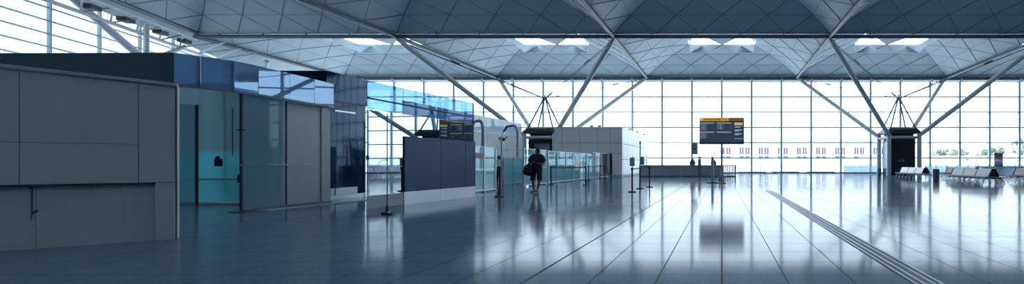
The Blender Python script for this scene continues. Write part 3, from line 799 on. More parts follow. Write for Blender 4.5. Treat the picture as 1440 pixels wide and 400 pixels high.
m = MB(); m.ball((cx + .04, cy - .05, cz - .07), (.17, .14, .12), 14, 8); m.tube((cx + .1, cy, cz), (cx + .36, cy - .05, cz + .05), .03, n=8); m.build('lens_dome', 'black', cc, smooth=True)

# ------------------------------------------------------------------ belt posts
def post_mb(x, y, h=1.02):
    m = MB(); m.lathe((x, y, 0), [(.17, 0), (.175, .012), (.15, .035), (.05, .05), (.036, .06), (.036, h - .10), (.044, h - .09), (.044, h), (.03, h + .01)], 20); return m
def belt_post(x, y, label, belt_to=None, group='belt posts', h=1.02, z=None):
    t = thing('belt_post', (x, y, 0), label, 'barrier post', group)
    m = MB(); m.lathe((x, y, 0), [(.17, 0), (.175, .012), (.15, .035), (.05, .05)], 24); m.build('base', 'black', t, smooth=True)
    m = MB(); m.tube((x, y, .045), (x, y, h - .09), .035, n=16); m.build('shaft', 'black', t, smooth=True)
    m = MB(); m.lathe((x, y, h - .10), [(.045, 0), (.047, .005), (.047, .09), (.03, .11)], 16); m.box((x, y, h - .055), (.11, .03, .05)); m.build('belt_head', 'black', t, smooth=True)
    if belt_to:
        m = MB(); m.wall((x, y), belt_to, .003, h - .085, h - .03); m.build('belt', 'red', t)
    return t
belt_post(-7.95, 17.15, 'thick black belt post standing alone before the white-shirted guard', h=1.08)
belt_post(-9.4, 26.4, 'left black belt post of the red belt beside the walking person', (-7.46, 26.11))
belt_post(-7.4, 26.1, 'right black belt post holding the end of the red belt near the walking person')
belt_post(-9.1, 32.7, 'black belt post just behind the right end of the near red belt', (-9.6, 37.7))
belt_post(-9.62, 37.8, 'far black belt post before the desk by the white block, left of two', (-9.28, 37.8))
belt_post(-9.22, 37.8, 'far black belt post before the desk by the white block, right of two')
a = belt_post(-3.72, 19.9, 'nearest of three black belt posts before the grey counter, with a sign on top', (-3.83, 22.4))
m = MB(); m.tube((-3.72, 19.93, 1.0), (-3.72, 19.93, 1.5), .012, n=8); m.build('sign_stem', 'darkgrey', a)
m = MB(); m.box((-3.72, 19.90, 1.26), (.20, .02, .35)); sg = m.build('sign_frame', 'darkgrey', a, bevel=.004)
m = MB(); m.box((-3.72, 19.888, 1.26), (.17, .006, .31)); m.build('sign_sheet', 'paper', sg)
b = belt_post(-3.84, 22.5, 'middle of three black belt posts before the grey counter, with tall mast', (-3.66, 23.95))
m = MB(); m.tube((-3.84, 22.56, 1.0), (-3.84, 22.56, 2.12), .028, n=10); m.build('mast', 'alu', b, smooth=True)
m = MB(); m.tube((-3.84, 22.56, 2.10), (-3.84, 22.56, 2.24), .04, n=10); m.build('mast_cap', 'black', b)
m = MB(); m.box((-3.74, 22.54, 1.32), (.18, .02, .38)); m.build('sign_sheet', 'paper', b)
belt_post(-3.62, 24.0, 'farthest of three black belt posts before the grey counter')

# ------------------------------------------------------------------ flight information board on a post, and bollard
fb = thing('flight_board', (0, 28.4, 0), 'flight information board with amber header on a single post', 'information board')
X0, X1, Z0, Z1, Y = -1.32, 1.32, 2.33, 3.90, 28.4
m = MB(); m.box((0, Y, (Z0 + Z1) / 2), (X1 - X0, .22, Z1 - Z0)); m.build('cabinet', 'darkgrey', fb, bevel=.01)
m = MB(); m.box((0, Y - .112, 3.0), (X1 - X0 - .04, .012, 1.30)); scr = m.build('screen', 'screen', fb)
m = MB(); m.box((-.45, Y - .116, 3.79), (1.72, .02, .20)); hd = m.build('header', 'orange', fb)
m = MB(); m.box((.86, Y - .116, 3.79), (.90, .02, .20)); m.build('header_end', 'orangedim', fb)
def plate(nm, x, z, w, h, mt, par, dy=.122): 
    m = MB(); m.box((x, Y - dy, z), (w, .006, h)); return m.build(nm, mt, par)
plate('icon', -1.20, 3.79, .11, .12, 'screenwhite', hd, .129)
random.seed(3)
m = MB(); x = -1.08
for wd in (5, 6, 6, 4, 7, 5, 6, 3, 6, 6, 5, 6, 7, 5, 4, 6):
    m.box((x, Y - .13, 3.785), (wd * .006, .005, .05 + .03 * random.random())); x += wd * .006 + .028
m.build('lettering', 'textbrown', hd)
plate('arrow_mark', -.13, 3.80, .05, .09, 'textbrown', hd, .129)
for bx, bz, rows, wds in ((-.86, 3.60, 7, 1), (.13, 3.60, 6, 1), (-.86, 3.06, 6, 1), (.13, 3.06, 0, 1)):
    plate('title_bar', bx, bz - .02, .86, .07, 'screenbar', scr)
    m = MB()
    for r in range(rows):
        zz = bz - .115 - r * .052
        m.box((bx - .36, Y - .121, zz), (.08, .004, .026)); m.box((bx - .20, Y - .121, zz), (.20 - .03 * (r % 3), .004, .026))
        if r % 2 == 0: m.box((bx - .02, Y - .121, zz), (.07, .004, .026))
        m.box((bx + .40, Y - .121, zz), (.018, .004, .018))
    if rows: m.build('text_rows', 'screentext', scr)
plate('notice_block', .99, 3.53, .50, .15, 'screenyellow', scr)
m = MB()
for k, (zz, ww) in enumerate(((3.37, .40), (3.33, .30), (3.18, .44), (3.14, .40), (3.11, .22), (2.96, .44), (2.92, .40), (2.88, .24), (2.66, .52))):
    m.box((.99 + (ww - .44) / 2, Y - .121, zz), (ww, .004, .022))
m.build('text_rows', 'screenwhite', scr)
m = MB(); m.box((0, Y - .114, 2.39), (X1 - X0, .02, .12)); m.build('bottom_rail', 'bin', fb)
m = MB(); m.tube((0, Y, .04), (0, Y, 2.36), .062, n=18); m.build('post', 'alu', fb, smooth=True)
m = MB(); m.lathe((0, Y, 0), [(.26, 0), (.27, .02), (.25, .05), (.10, .06)], 28); m.lathe((0, Y, .38), [(.20, 0), (.22, .01), (.22, .05), (.20, .06)], 28)
for k in range(4): m.tube((.2 * math.cos(k * PI / 2 + .6), Y + .2 * math.sin(k * PI / 2 + .6), .05), (.18 * math.cos(k * PI / 2 + .6), Y + .18 * math.sin(k * PI / 2 + .6), .39), .018, n=8)
m.build('base_ring', 'bin', fb, smooth=True)
x, y = -.57, 29.3
bo = thing('steel_bollard', (x, y, 0), 'steel totem on a dark round foot just left of the board post', 'bollard')
m = MB(); m.lathe((x, y, .05), [(.085, 0), (.085, 1.45), (.075, 1.53), (.03, 1.56)], 20); m.build('shaft', 'alu', bo, smooth=True)
m = MB(); m.lathe((x, y, 0), [(.36, 0), (.37, .02), (.34, .05), (.13, .09)], 28); m.build('foot', 'darkgrey', bo, smooth=True)

# ------------------------------------------------------------------ grey queue counter before the windows
qc = thing('queue_counter', (-3, 42.6, 0), 'long low grey counter with dark top rail before the far windows', 'counter')
px = [-7.3 + 1.22 * k for k in range(8)]
for i in range(7):
    a, b = px[i], px[i + 1]
    if i < 6:
        m = MB(); m.box(((a + b) / 2, 42.6, .53), (b - a - .06, .06, .88)); m.build('panel', 'counter', qc, bevel=.006)
    else:
        for k in range(7):
            m = MB(); m.box((a + .12 + k * (b - a - .2) / 6, 42.6, .53), (.10, .05, .88)); m.build('slat', 'counter', qc)
for x in px:
    m = MB(); m.box((x, 42.56, .5), (.06, .14, 1.0)); m.build('post', 'alu', qc)
m = MB(); m.box((-3.03, 42.6, 1.0), (8.6, .22, .07)); m.build('top_rail', 'counterdark', qc, bevel=.01)
m = MB(); m.box((-3.03, 42.6, .05), (8.6, .10, .10)); m.build('plinth', 'counterdark', qc)
barrier('glass_barrier', (-7.55, 48.), (-6.05, 48.3), 5, 1.95, 'glass barrier with many thin posts behind the left end of the counter', mat='clear', midrail=False)
ki = thing('kiosk_pillar', (-1.95, 42.1, 0), 'dark narrow kiosk pillar standing before the grey counter', 'kiosk')
m = MB(); m.box((-1.95, 42.1, .9), (.27, .25, 1.8)); m.build('body', 'bin', ki, bevel=.02)
m = MB(); m.box((-1.95, 41.965, 1.62), (.22, .02, .10)); m.build('light_panel', 'screenyellow', ki)
m = MB(); m.box((-1.95, 41.965, 1.28), (.2, .02, .42)); m.build('display', 'screen', ki)
m = MB(); m.box((-1.95, 42.1, .03), (.42, .4, .06)); m.build('foot', 'darkgrey', ki, bevel=.01)
ps = thing('poster_stand', (-2.47, 43.3, 0), 'grey poster on a tall thin stand above the counter, left of the board', 'sign')
m = MB(); m.tube((-2.47, 43.36, 0), (-2.47, 43.36, 2.9), .025, n=8); m.lathe((-2.47, 43.36, 0), [(.25, 0), (.25, .02), (.04, .03)], 16); m.build('stand', 'alu', ps)
m = MB(); m.box((-2.47, 43.3, 2.52), (.60, .04, 1.02)); po = m.build('panel', 'beige', ps)
m = MB(); m.box((-2.47, 43.275, 2.52), (.54, .01, .96)); m.build('poster', 'hoardcap', po)
m = MB(); m.tube((-2.47, 43.272, 2.66), (-2.47, 43.262, 2.66), .22, n=24); m.build('dark_disc', 'darkgrey', po)
m = MB(); m.tube((-2.47, 43.264, 2.68), (-2.47, 43.254, 2.68), .12, n=20); m.build('pale_disc', 'postpale', po)
m = MB()
for k in (-.17, 0, .17): m.box((-2.47 + k, 43.27, 2.27), (.11, .01, .06))
m.box((-2.47, 43.27, 2.12), (.48, .01, .05)); m.build('caption_marks', 'counterdark', po)

# ------------------------------------------------------------------ railings along the far windows
def railing(xa, xb, n, glass, label, y=57.0):
    t = thing('window_railing', (xa, y, 0), label, 'railing')
    for k in range(n + 1):
        x = xa + (xb - xa) * k / n
        m = MB(); m.box((x, y, .48), (.07, .07, .96)); m.build('post', 'mullion' if not glass else 'counterdark', t)
        if glass and k < n:
            m = MB(); m.box((x + (xb - xa) / n / 2, y, .50), ((xb - xa) / n - .12, .015, .80)); m.build('pane', 'railglass', t)
    m = MB(); m.box(((xa + xb) / 2, y, .96), (xb - xa + .08, .08, .06)); m.box(((xa + xb) / 2, y, .10), (xb - xa, .05, .05)); m.build('rail', 'mullion' if not glass else 'counterdark', t)
railing(2.0, 7.2, 4, False, 'thin open metal railing at the windows, right of the board')
railing(14.55, 18.6, 4, True, 'railing with frosted glass panes by the windows, left of the dark cabinet')
railing(24.2, 42, 14, True, 'long railing with frosted glass panes behind the seat rows')
for k, (xa, lab) in enumerate(((2.0, 'low dark window bench nearest the open railing'), (5.9, 'low dark window bench, middle of three along the windows'), (10.0, 'low dark window bench just left of the frosted railing'))):
    t = thing('window_bench', (xa + 1.6, 56.2, 0), lab, 'bench', 'low benches along the window')
    m = MB(); m.box((xa + 1.6, 56.2, .20), (3.2, .35, .07)); m.build('seat', 'bin', t, bevel=.01)
    for q in (.25, 2.95):
        m = MB(); m.box((xa + q, 56.2, .085), (.08, .3, .17)); m.build('leg', 'counterdark', t)

# white counter with gooseneck lamps, poster panel
wc = thing('white_counter', (29.5, 50, 0), 'long white counter with rounded end behind the seat rows', 'counter')
m = MB()
out = [(26.9 - .5 * math.sin(k * PI / 8) - .0, 50.0 - .5 * math.cos(k * PI / 8)) for k in range(9)] + [(33.5, 50.5), (33.5, 49.5)]
m.prism([(a, b, .76) for a, b in out], (0, 0, .12)); m.build('top', 'white', wc)
m = MB(); m.box((30.3, 50.1, .38), (6.2, .5, .76)); m.build('front', 'railglass', wc)
for k, (x, d, lab) in enumerate(((26.7, -1, 'gooseneck lamp at the left end of the white counter, bending left'), (29.85, -1, 'gooseneck lamp on the white counter just below the poster, bending left'), (30.6, 1, 'gooseneck lamp near the right of the white counter, bending right'))):
    t = thing('gooseneck_lamp', (x, 50, .89), lab, 'lamp', 'gooseneck lamps on the white counter')
    pts = [(x, 50, .89)] + [(x + d * (.9 * (1 - math.cos(q))), 50, .88 + .72 * math.sin(q)) for q in (.25, .5, .8, 1.1, 1.4, 1.65)]
    m = MB(); m.path(pts, .035, 8); m.build('neck', 'tube', t, smooth=True)
    e = pts[-1]; m = MB(); m.tube(e, (e[0] + d * .25, 50, e[2] - .03), .05, .09, 10); m.build('lamp_head', 'tube', t, smooth=True)
    m = MB(); m.lathe((x, 50, .89), [(.12, 0), (.12, .02), (.04, .03)], 14); m.build('base', 'tube', t)
pp = thing('advert_panel', (29.4, 50.9, 0), 'upright poster panel in violet and red before the windows at right', 'sign')
m = MB(); m.box((29.4, 50.9, 1.15), (.90, .08, 2.3)); m.build('frame', 'darkgrey', pp, bevel=.01)
for z0, z1, mt in ((1.95, 2.22, 'postblue'), (1.60, 1.93, 'postred'), (1.30, 1.58, 'postpale'), (1.0, 1.28, 'postblue')):
    m = MB(); m.box((29.4, 50.85, (z0 + z1) / 2), (.82, .02, z1 - z0)); m.build('print', mt, pp)
m = MB(); m.box((29.3, 50.835, 1.5), (.5, .01, .05)); m.box((29.3, 50.835, 1.38), (.35, .01, .04)); m.box((29.35, 50.835, 1.14), (.55, .01, .05)); m.build('caption_marks', 'white', pp)

# ------------------------------------------------------------------ back-to-back seat rows (built along y, back to back in x)
def seat_row(cx, y0, n, seatmat, label, pitch=1.5):
    t = thing('seat_row', (cx, y0, 0), label, 'airport seating', 'back-to-back seat rows')
    for i in range(n):
        ya, yb = y0 + .12 + pitch * i + .03, y0 + .12 + pitch * (i + 1) - .03
        for s in (-1, 1):
            m = MB(); m.prism([(cx + s * .26, ya, .44), (cx + s * .29, ya, .45), (cx + s * .10, ya, .87), (cx + s * .06, ya, .87)], (0, yb - ya, 0))
            m.build('backrest', seatmat, t, bevel=.008)
            m = MB(); m.prism([(cx + s * .27, ya, .43), (cx + s * .50, ya, .40), (cx + s * .72, ya, .44), (cx + s * .74, ya, .43), (cx + s * .72, ya, .41), (cx + s * .50, ya, .37), (cx + s * .27, ya, .40)], (0, yb - ya, 0))
            m.build('seat', seatmat, t)
            m = MB(); m.box((cx + s * .185, ya - .03, .65), (.05, .05, .42), ry=-s * .42); m.build('back_divider', 'seatend', t)
    ye = y0 + .24 + pitch * n
    for y in (y0 + .07, ye - .07):
        m = MB(); m.prism([(cx - .28, y - .03, .42), (cx + .28, y - .03, .42), (cx + .30, y - .03, .50), (cx + .10, y - .03, .89), (cx - .10, y - .03, .89), (cx - .30, y - .03, .50)], (0, .06, 0)); m.build('end_panel', 'seatend', t, bevel=.01)
    m = MB(); m.box((cx, (y0 + ye) / 2, .33), (.10, ye - y0 - .1, .08)); m.box((cx - .42, (y0 + ye) / 2, .335), (.05, ye - y0 - .1, .05)); m.box((cx + .42, (y0 + ye) / 2, .335), (.05, ye - y0 - .1, .05))
    m.build('beam', 'darkgrey', t)
    k = 0
    nl = n * 2 + 1
    for i in range(nl):
        y = y0 + .15 + (ye - y0 - .3) * i / (nl - 1)
        for s in (-1, 1):
            m = MB(); m.path([(cx, y, .32), (cx + s * .25, y, .33), (cx + s * .52, y, .26), (cx + s * .62, y, .13), (cx + s * .66, y, .01)], .02, 8)
            m.path([(cx + s * .5, y, .27), (cx + s * .58, y, .35), (cx + s * .72, y, .38)], .015, 6)
            lg = m.build('leg', 'chrome', t, smooth=True)
            m = MB(); m.lathe((cx + s * .66, y, 0), [(.04, 0), (.04, .012), (.015, .02)], 10); m.build('foot', 'black', lg)
    return t
seat_row(15.45, 36.2, 3, 'seatwhite', 'pale white double seat row in front of the dark cabinet')
seat_row(15.6, 27.4, 3, 'seatbeige', 'beige double seat row of three segments right of the grey bin')
seat_row(19.45, 36.4, 3, 'seattan', 'brownish double seat row partly hidden behind the beige row')
seat_row(19.4, 26.8, 3, 'seattan', 'tan double seat row running out of the right edge')

def bin_(x, y, r, h, label):
    t = thing('litter_bin', (x, y, 0), label, 'bin')
    m = MB(); m.lathe((x, y, .03), [(r * .96, 0), (r, .03), (r, h - .08), (r * 1.03, h - .06), (r * 1.03, h - .03)], 28); m.build('body', 'bin', t, smooth=True)
    m = MB(); m.lathe((x, y, 0), [(r * .9, 0), (r * .9, .03)], 24); m.build('plinth', 'black', t)
    m = MB(); m.lathe((x, y, h), [(r * 1.0, 0), (r * .9, .03), (r * .55, .04)], 28); m.build('lid', 'counterdark', t, smooth=True)
bin_(13.95, 31.2, .20, .80, 'grey cylindrical bin between the white and beige seat rows')
bin_(15.0, 45.6, .19, .68, 'dark cylindrical bin at the left foot of the dark cabinet')
# ------------------------------------------------------------------ people
def remesh(mb, name, vox, smooth=4, fac=.5):
    me = mb.mesh(name + '_raw'); o = bpy.data.objects.new(name + '_raw', me); COL.objects.link(o)
    r = o.modifiers.new('r', 'REMESH'); r.mode = 'VOXEL'; r.voxel_size = vox; r.use_smooth_shade = True
    if smooth:
        s = o.modifiers.new('s', 'SMOOTH'); s.factor = fac; s.iterations = smooth
    dg = bpy.context.evaluated_depsgraph_get(); dg.update()
    out = bpy.data.meshes.new_from_object(o.evaluated_get(dg)); out.name = name
    bpy.data.objects.remove(o); bpy.data.meshes.remove(me)
    return out
def cap(m, a, b, r0, r1, n=14, e0=True, e1=True):
    m.tube(a, b, r0, r1, n)
    if e0: m.ball(a, r0 * .995, n, 8)
    if e1: m.ball(b, r1 * .995, n, 8)
def head_mb(m, c, yaw, pitch, roll, k=1.):
    """c: head centre; head faces -y before rotation"""
    R = (Matrix.Rotation(yaw, 3, 'Z') @ Matrix.Rotation(roll, 3, 'Y') @ Matrix.Rotation(pitch, 3, 'X'))
    C = Vector(c); T = lambda p: C + R @ (Vector(p) * k)
    m.ball(T((0, .015, .03)), (.076 * k, .095 * k, .098 * k), 20, 14, R)          # skull
    m.ball(T((0, -.030, -.035)), (.060 * k, .068 * k, .085 * k), 18, 12, R)       # face
    m.ball(T((0, -.055, -.095)), (.036 * k, .034 * k, .028 * k), 12, 8, R)        # chin
    m.tube(T((0, -.088, .012)), T((0, -.118, -.035)), .009 * k, .016 * k, 8)       # nose
    m.ball(T((0, -.114, -.037)), .017 * k, 10, 8, R)
    m.ball(T((0, -.088, .028)), (.050 * k, .016 * k, .012 * k), 12, 8, R)         # brow
    m.ball(T((0, -.095, -.066)), (.026 * k, .012 * k, .008 * k), 10, 6, R); m.ball(T((0, -.093, -.080)), (.022 * k, .012 * k, .009 * k), 10, 6, R)   # lips
    for s in (-1, 1): m.ball(T((s * .078, .010, -.01)), (.012 * k, .024 * k, .036 * k), 10, 8, R)   # ears
    return T, R
def hand(mf, w, dirv, palmn, curl=.9, k=1., thumbside=1):
    """palm + five bent fingers. w wrist, dirv along hand, palmn palm normal (fingers curl towards it)"""
    d = Vector(dirv).normalized(); pn = Vector(palmn); pn = (pn - d * pn.dot(d)).normalized(); sd = d.cross(pn).normalized() * thumbside
    w = Vector(w); R = Matrix((sd, d, pn)).transposed()
    mf.ball(w + d * .05 * k, (.040 * k, .056 * k, .016 * k), 12, 8, R)
    for i, (off, L) in enumerate(((.030, .070), (.010, .080), (-.010, .074), (-.029, .058))):
        p = w + d * .092 * k + sd * off * k; a = .15; r = .0095 * k
        for j, f in enumerate((.45, .32, .25)):
            a += curl * (.5 if j == 0 else .75)
            q = p + (d * math.cos(a) + pn * math.sin(a)) * L * f * k
            cap(mf, p, q, r, r * .9, 8); p = q; r *= .9
    p = w + d * .03 * k + sd * .034 * k; q = p + (d * .6 + sd * .7 + pn * .2).normalized() * .038 * k; e = q + (d * .8 + sd * .1 + pn * .5).normalized() * .032 * k
    cap(mf, p, q, .012 * k, .010 * k, 8); cap(mf, q, e, .010 * k, .008 * k, 8)

def person(x, y, rz, label, J, mats, vox=.011, headrot=(0, 0, 0), extras=None):
    """J: joint dictionary in local coordinates (faces -y). mats: skin, hair, top, bottom, shoe"""
    t = thing('person', (x, y, 0), label, 'person', rz=rz)
    Mt = Matrix.Translation((x, y, 0)) @ Matrix.Rotation(rz, 4, 'Z')
    def put(me, nm, mt, par=t):
        o = link(nm, me, mt, None, True); o.matrix_world = Mt
        o.parent = par
        o.matrix_parent_inverse = (world_loc(par)).inverted(); return o
    k = J.get('k', 1.)
    V = {a: Vector(b) for a, b in J.items() if isinstance(b, tuple)}
    m = MB()
    cap(m, V['pelvis'] + Vector((-.06, 0, 0)), V['pelvis'] + Vector((.06, 0, 0)), .125 * k, .125 * k)
    m.ball(lerp(V['pelvis'], V['chest'], .5), (.155 * k, .115 * k, .20 * k), 16, 10)
    m.ball(V['chest'], (.175 * k, .125 * k, .19 * k), 16, 10)
    cap(m, V['shR'] * .75 + V['shL'] * .25, V['shL'] * .75 + V['shR'] * .25, .085 * k, .085 * k)
    cap(m, lerp(V['shR'], V['shL'], .5) + Vector((0, .01, -.02)), V['head'] + Vector((0, .03, -.06)), .062 * k, .055 * k)
    for s in 'RL':
        cap(m, V['sh' + s], V['el' + s], .058 * k, .043 * k); cap(m, V['el' + s], V['wr' + s], .043 * k, .028 * k)
        cap(m, V['hip' + s], V['kn' + s], .088 * k, .058 * k); cap(m, V['kn' + s], V['an' + s], .056 * k, .036 * k)
        m.ball(lerp(V['kn' + s], V['an' + s], .3) + Vector((0, .02, 0)), (.055 * k, .06 * k, .11 * k), 12, 8)
        cap(m, V['an' + s] + Vector((0, .02, -.03)), V['toe' + s], .042 * k, .032 * k)
    T, R = head_mb(m, V['head'], *headrot, k)
    body = remesh(m, 'body', vox, 3)
    # hands joined into the same mesh
    h = MB()
    for s in 'RL':
        hand(h, V['wr' + s], V['hd' + s] - V['wr' + s], V['pn' + s], J.get('curl', .6), k, 1 if s == 'R' else -1)
    bm = bmesh.new(); bm.from_mesh(body); hm = h.mesh('hand_tmp'); bm.from_mesh(hm); bm.to_mesh(body); bm.free(); bpy.data.meshes.remove(hm)
    put(body, 'body', mats[0])
    # hair cap
    m = MB(); m.ball(T((0, .028, .045)), (.080 * k, .094 * k, .094 * k), 20, 14, R); m.ball(T((0, .06, -.02)), (.068 * k, .05 * k, .07 * k), 14, 10, R)
    put(remesh(m, 'hair', .010, 2), 'hair', mats[1])
    for s in (-1, 1):
        m = MB(); m.ball(T((s * .030, -.088, .008)), .010 * k, 10, 8, R); put(m.mesh('eye'), 'eye', 'black')
    # top
    m = MB()
    hem = J.get('hem', .90)
    g = J.get('topgrow', .022)
    m.ball(V['chest'], (.175 * k + g, .125 * k + g, .20 * k + g), 18, 12)
    wst = lerp(V['pelvis'], V['chest'], .45)
    m.ball(wst, (.165 * k + g, .125 * k + g, .22), 18, 12)
    pr = [(V['pelvis'].x, V['pelvis'].y, hem)]
    R0 = Matrix.Diagonal((1, .78, 1)); nn = 22
    def ring(c, a, b): return [Vector((c.x + a * math.cos(2 * PI * i / nn), c.y + b * math.sin(2 * PI * i / nn), c.z)) for i in range(nn)]
    r1 = ring(Vector((V['pelvis'].x, V['pelvis'].y, hem)), .185 * k + g, .145 * k + g); r2 = ring(wst, .17 * k + g, .128 * k + g); r3 = ring(V['chest'], .172 * k + g, .122 * k + g)
    m.add(r1 + r2 + r3, [tuple(range(nn))[::-1], tuple(range(2 * nn, 3 * nn))] + [(q * nn + i, q * nn + (i + 1) % nn, (q + 1) * nn + (i + 1) % nn, (q + 1) * nn + i) for q in (0, 1) for i in range(nn)])
    cap(m, V['shR'] * .8 + V['shL'] * .2, V['shL'] * .8 + V['shR'] * .2, .088 * k + g, .088 * k + g)
    cap(m, lerp(V['shR'], V['shL'], .5), lerp(V['shR'], V['shL'], .5) + Vector((0, 0, .075)), .085, .072)
    sl = J.get('sleeve', .55)
    for s in 'RL':
        if sl <= 1: cap(m, V['sh' + s], lerp(V['sh' + s], V['el' + s], sl), .062 * k + g, .062 * k + g * 1.3, e1=False)
        else:
            cap(m, V['sh' + s], V['el' + s], .060 * k + g, .046 * k + g); cap(m, V['el' + s], lerp(V['el' + s], V['wr' + s], sl - 1), .046 * k + g, .034 * k + g, e1=False)
    put(remesh(m, 'top', .013, 3), J.get('topname', 'tshirt'), mats[2])
    # bottoms
    m = MB(); g = J.get('botgrow', .03)
    cap(m, V['pelvis'] + Vector((-.07, 0, .02)), V['pelvis'] + Vector((.07, 0, .02)), .125 * k + .018, .125 * k + .018)
    lg = J.get('leglen', .9)
    for s in 'RL':
        if lg <= 1: cap(m, V['hip' + s], lerp(V['hip' + s], V['kn' + s], lg), .092 * k + g * .6, .085 * k + g, e1=False)
        else:
            cap(m, V['hip' + s], V['kn' + s], .090 * k + g * .5, .062 * k + g * .8); cap(m, V['kn' + s], lerp(V['kn' + s], V['an' + s], lg - 1), .06 * k + g * .8, .052 * k + g * .6, e1=False)
    put(remesh(m, 'bottom', .013, 3), J.get('botname', 'shorts'), mats[3])
    for s in 'RL':
        m = MB(); a, b = V['an' + s] + Vector((0, .04, -.05)), V['toe' + s]
        cap(m, a, b, .047 * k, .042 * k); m.ball(b + (b - a).normalized() * .015, (.044, .055, .034), 12, 8)
        me = remesh(m, 'shoe', .009, 2)
        zmin = J.get('shoez' + s)
        put(me, 'shoe', mats[4])
    if extras: extras(t, put, V)
    return t

# person walking towards the camera, looking down at a phone, bag at the hip
def walker_extras(t, put, V):
    m = MB(); m.box((.05, -.385, 1.235), (.075, .010, .15), .0, .7); put(m.mesh('phone'), 'phone', 'black')
bagp = (-7.52, 19.5)
W = dict(pelvis=(0, 0, .96), chest=(.01, -.01, 1.32), head=(.065, -.085, 1.665), shR=(-.205, .0, 1.465), shL=(.215, -.01, 1.465),
         elR=(-.335, .00, 1.20), wrR=(-.13, -.22, 1.20), hdR=(-.03, -.32, 1.21), pnR=(.3, -.3, .9), elL=(.325, -.03, 1.19), wrL=(.21, -.25, 1.19), hdL=(.13, -.34, 1.20), pnL=(-.3, -.3, .9),
         hipR=(-.115, 0, .93), knR=(-.165, -.04, .50), anR=(-.16, .07, .105), toeR=(-.17, -.10, .045), hipL=(.115, -.01, .93), knL=(.165, -.12, .50), anL=(.135, -.20, .115), toeL=(.165, -.36, .085),
         hem=.93, sleeve=.75, leglen=.98, botgrow=.014, topgrow=.03, k=1.06, curl=.7)
wk = person(-7.52, 19.5, -.12, 'person walking in navy t-shirt and dark shorts, looking down at a phone', W, ('skin', 'hair', 'tshirt', 'shorts', 'shoe'), headrot=(.1, .45, .12), vox=.010)
for ch in wk.children:
    pass
# phone (held: its own thing)
Mt = Matrix.Translation((-7.52, 19.5, 0)) @ Matrix.Rotation(-.12, 4, 'Z')
p = Mt @ Vector((.045, -.375, 1.245))
ph = thing('phone', p, 'black phone held in both hands of the walking person', 'phone')
m = MB(); m.box(p, (.08, .011, .15), -.12, -.75); m.build('body', 'black', ph, bevel=.003)
m = MB(); m.box(p + Vector((0, .005, .005)), (.068, .006, .13), -.12, -.75); m.build('screen', 'darkgrey', ph)
# shoulder bag
c = Mt @ Vector((-.34, -.06, .93))
bg = thing('shoulder_bag', c, 'bulky black shoulder bag hanging at the hip of the walking person', 'bag')
m = MB(); m.ball(c, (.20, .15, .23), 18, 12); m.ball(c + Vector((-.06, 0, -.06)), (.17, .14, .17), 16, 10); m.ball(c + Vector((.05, -.02, -.12)), (.16, .14, .13), 16, 10); m.ball(c + Vector((.05, 0, .12)), (.13, .11, .12), 14, 10)
me = remesh(m, 'bag_body', .013, 4); link('body', me, 'bag', bg, True)
m = MB(); m.ball(c + Vector((-.02, -.15, -.05)), (.11, .035, .10), 14, 8); m.build('front_pocket', 'bag', bg, smooth=True)
s0 = c + Vector((-.03, -.02, .2)); s1 = Mt @ Vector((-.17, -.13, 1.42)); s2 = Mt @ Vector((-.15, -.02, 1.575)); s3 = Mt @ Vector((-.17, .14, 1.40)); s4 = c + Vector((.0, .08, .2))
m = MB(); m.path([s0, lerp(s0, s1, .6) + Vector((0, -.02, 0)), s1, s2, s3, s4], .018, 8); m.build('strap', 'bag', bg, smooth=True)

G1 = dict(pelvis=(0, 0, .88), chest=(0, -.02, 1.20), head=(.0, -.07, 1.52), shR=(-.18, 0, 1.36), shL=(.18, 0, 1.36), elR=(-.24, -.02, 1.09), wrR=(-.14, -.20, .98), hdR=(-.08, -.28, .95), pnR=(.6, 0, -.6),
          elL=(.24, .02, 1.08), wrL=(.20, -.14, .90), hdL=(.18, -.20, .82), pnL=(-1, 0, 0), hipR=(-.09, 0, .86), knR=(-.10, -.03, .47), anR=(-.10, .04, .10), toeR=(-.12, -.13, .04),
          hipL=(.09, 0, .86), knL=(.11, -.08, .47), anL=(.12, -.07, .10), toeL=(.13, -.24, .04), hem=.84, sleeve=.8, leglen=1.92, topname='shirt', botname='trousers', k=.98, botgrow=.022)
def guard_extras(t, put, V):
    m = MB(); m.box((.185, -.06, 1.25), (.03, .10, .10)); put(m.mesh('shoulder_patch'), 'shoulder_patch', 'slot')
    m = MB(); m.box((0, -.01, .90), (.36, .31, .05)); put(m.mesh('belt'), 'belt', 'black')
person(-12.75, 27.4, .75, 'person in a white shirt and black trousers standing at the glass barriers', G1, ('skindark', 'hair', 'shirt', 'trouser', 'shoe'), headrot=(.2, .15, 0), extras=guard_extras)
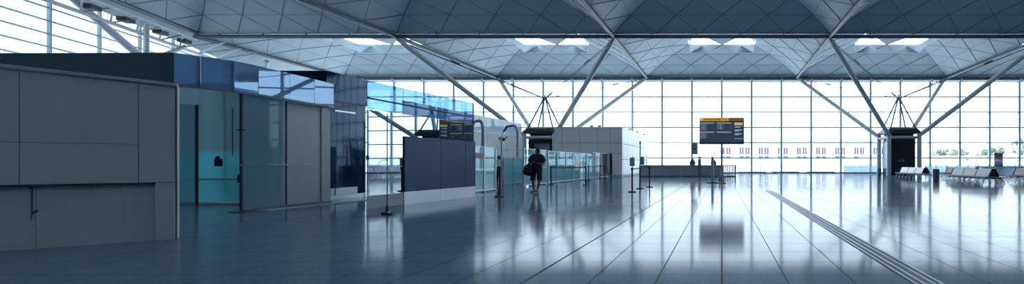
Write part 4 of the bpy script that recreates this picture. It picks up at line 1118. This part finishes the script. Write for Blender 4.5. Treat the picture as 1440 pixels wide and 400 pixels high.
C1 = dict(pelvis=(0, 0, .90), chest=(0, -.01, 1.24), head=(.02, -.05, 1.56), shR=(-.18, 0, 1.39), shL=(.18, 0, 1.39), elR=(-.24, -.04, 1.12), wrR=(-.16, -.25, 1.09), hdR=(-.12, -.33, 1.08), pnR=(0, 0, -1),
          elL=(.24, -.04, 1.12), wrL=(.16, -.25, 1.09), hdL=(.12, -.33, 1.08), pnL=(0, 0, -1), hipR=(-.09, 0, .88), knR=(-.10, -.03, .48), anR=(-.10, .02, .10), toeR=(-.12, -.15, .04),
          hipL=(.09, 0, .88), knL=(.10, -.03, .48), anL=(.10, .02, .10), toeL=(.12, -.15, .04), hem=.86, sleeve=1.8, leglen=1.92, topname='jacket', botname='trousers', k=.97, botgrow=.022)
person(-2.68, 44.1, -.3, 'person in a slate blue top behind the counter, below the grey poster', C1, ('skindark', 'hair', 'bluecloth', 'trouser', 'shoe'), headrot=(.3, .2, 0), vox=.014)
C2 = dict(C1); C2['head'] = (-.03, -.09, 1.53)
person(-.78, 44.2, .5, 'person behind the counter mostly hidden by the steel totem', C2, ('skindark', 'hair', 'bluecloth', 'trouser', 'shoe'), headrot=(-.5, .35, 0), vox=.014)

# ------------------------------------------------------------------ world, camera, view
w = bpy.data.worlds.new('World'); S.world = w; w.use_nodes = True
nt = w.node_tree; nt.nodes.clear()
wo = nt.nodes.new('ShaderNodeOutputWorld'); bgd = nt.nodes.new('ShaderNodeBackground')
bgd.inputs[0].default_value = (SKY[0], SKY[1], SKY[2], 1); bgd.inputs[1].default_value = 1.0
nt.links.new(bgd.outputs[0], wo.inputs[0])

cam = bpy.data.cameras.new('camera'); co = bpy.data.objects.new('camera', cam); COL.objects.link(co)
co.location = (0, 0, 1.2); co.rotation_euler = (PI / 2, 0, 0)
cam.sensor_fit = 'HORIZONTAL'; cam.sensor_width = 36; cam.lens = F / 1440 * 36
cam.shift_x = (720 - 1015) / 1440; cam.shift_y = (230 - 200) / 1440
cam.clip_end = 800; cam.clip_start = .05
S.camera = co
S.view_settings.view_transform = 'Standard'; S.view_settings.look = 'None'
S.view_settings.exposure = 0.0; S.view_settings.gamma = 1.0; S.view_settings.use_curve_mapping = False
cy = S.cycles
cy.max_bounces = 10; cy.diffuse_bounces = 5; cy.glossy_bounces = 5; cy.transmission_bounces = 6; cy.transparent_max_bounces = 24
cy.sample_clamp_indirect = 4.0; cy.blur_glossy = .5
cy.use_denoising = True
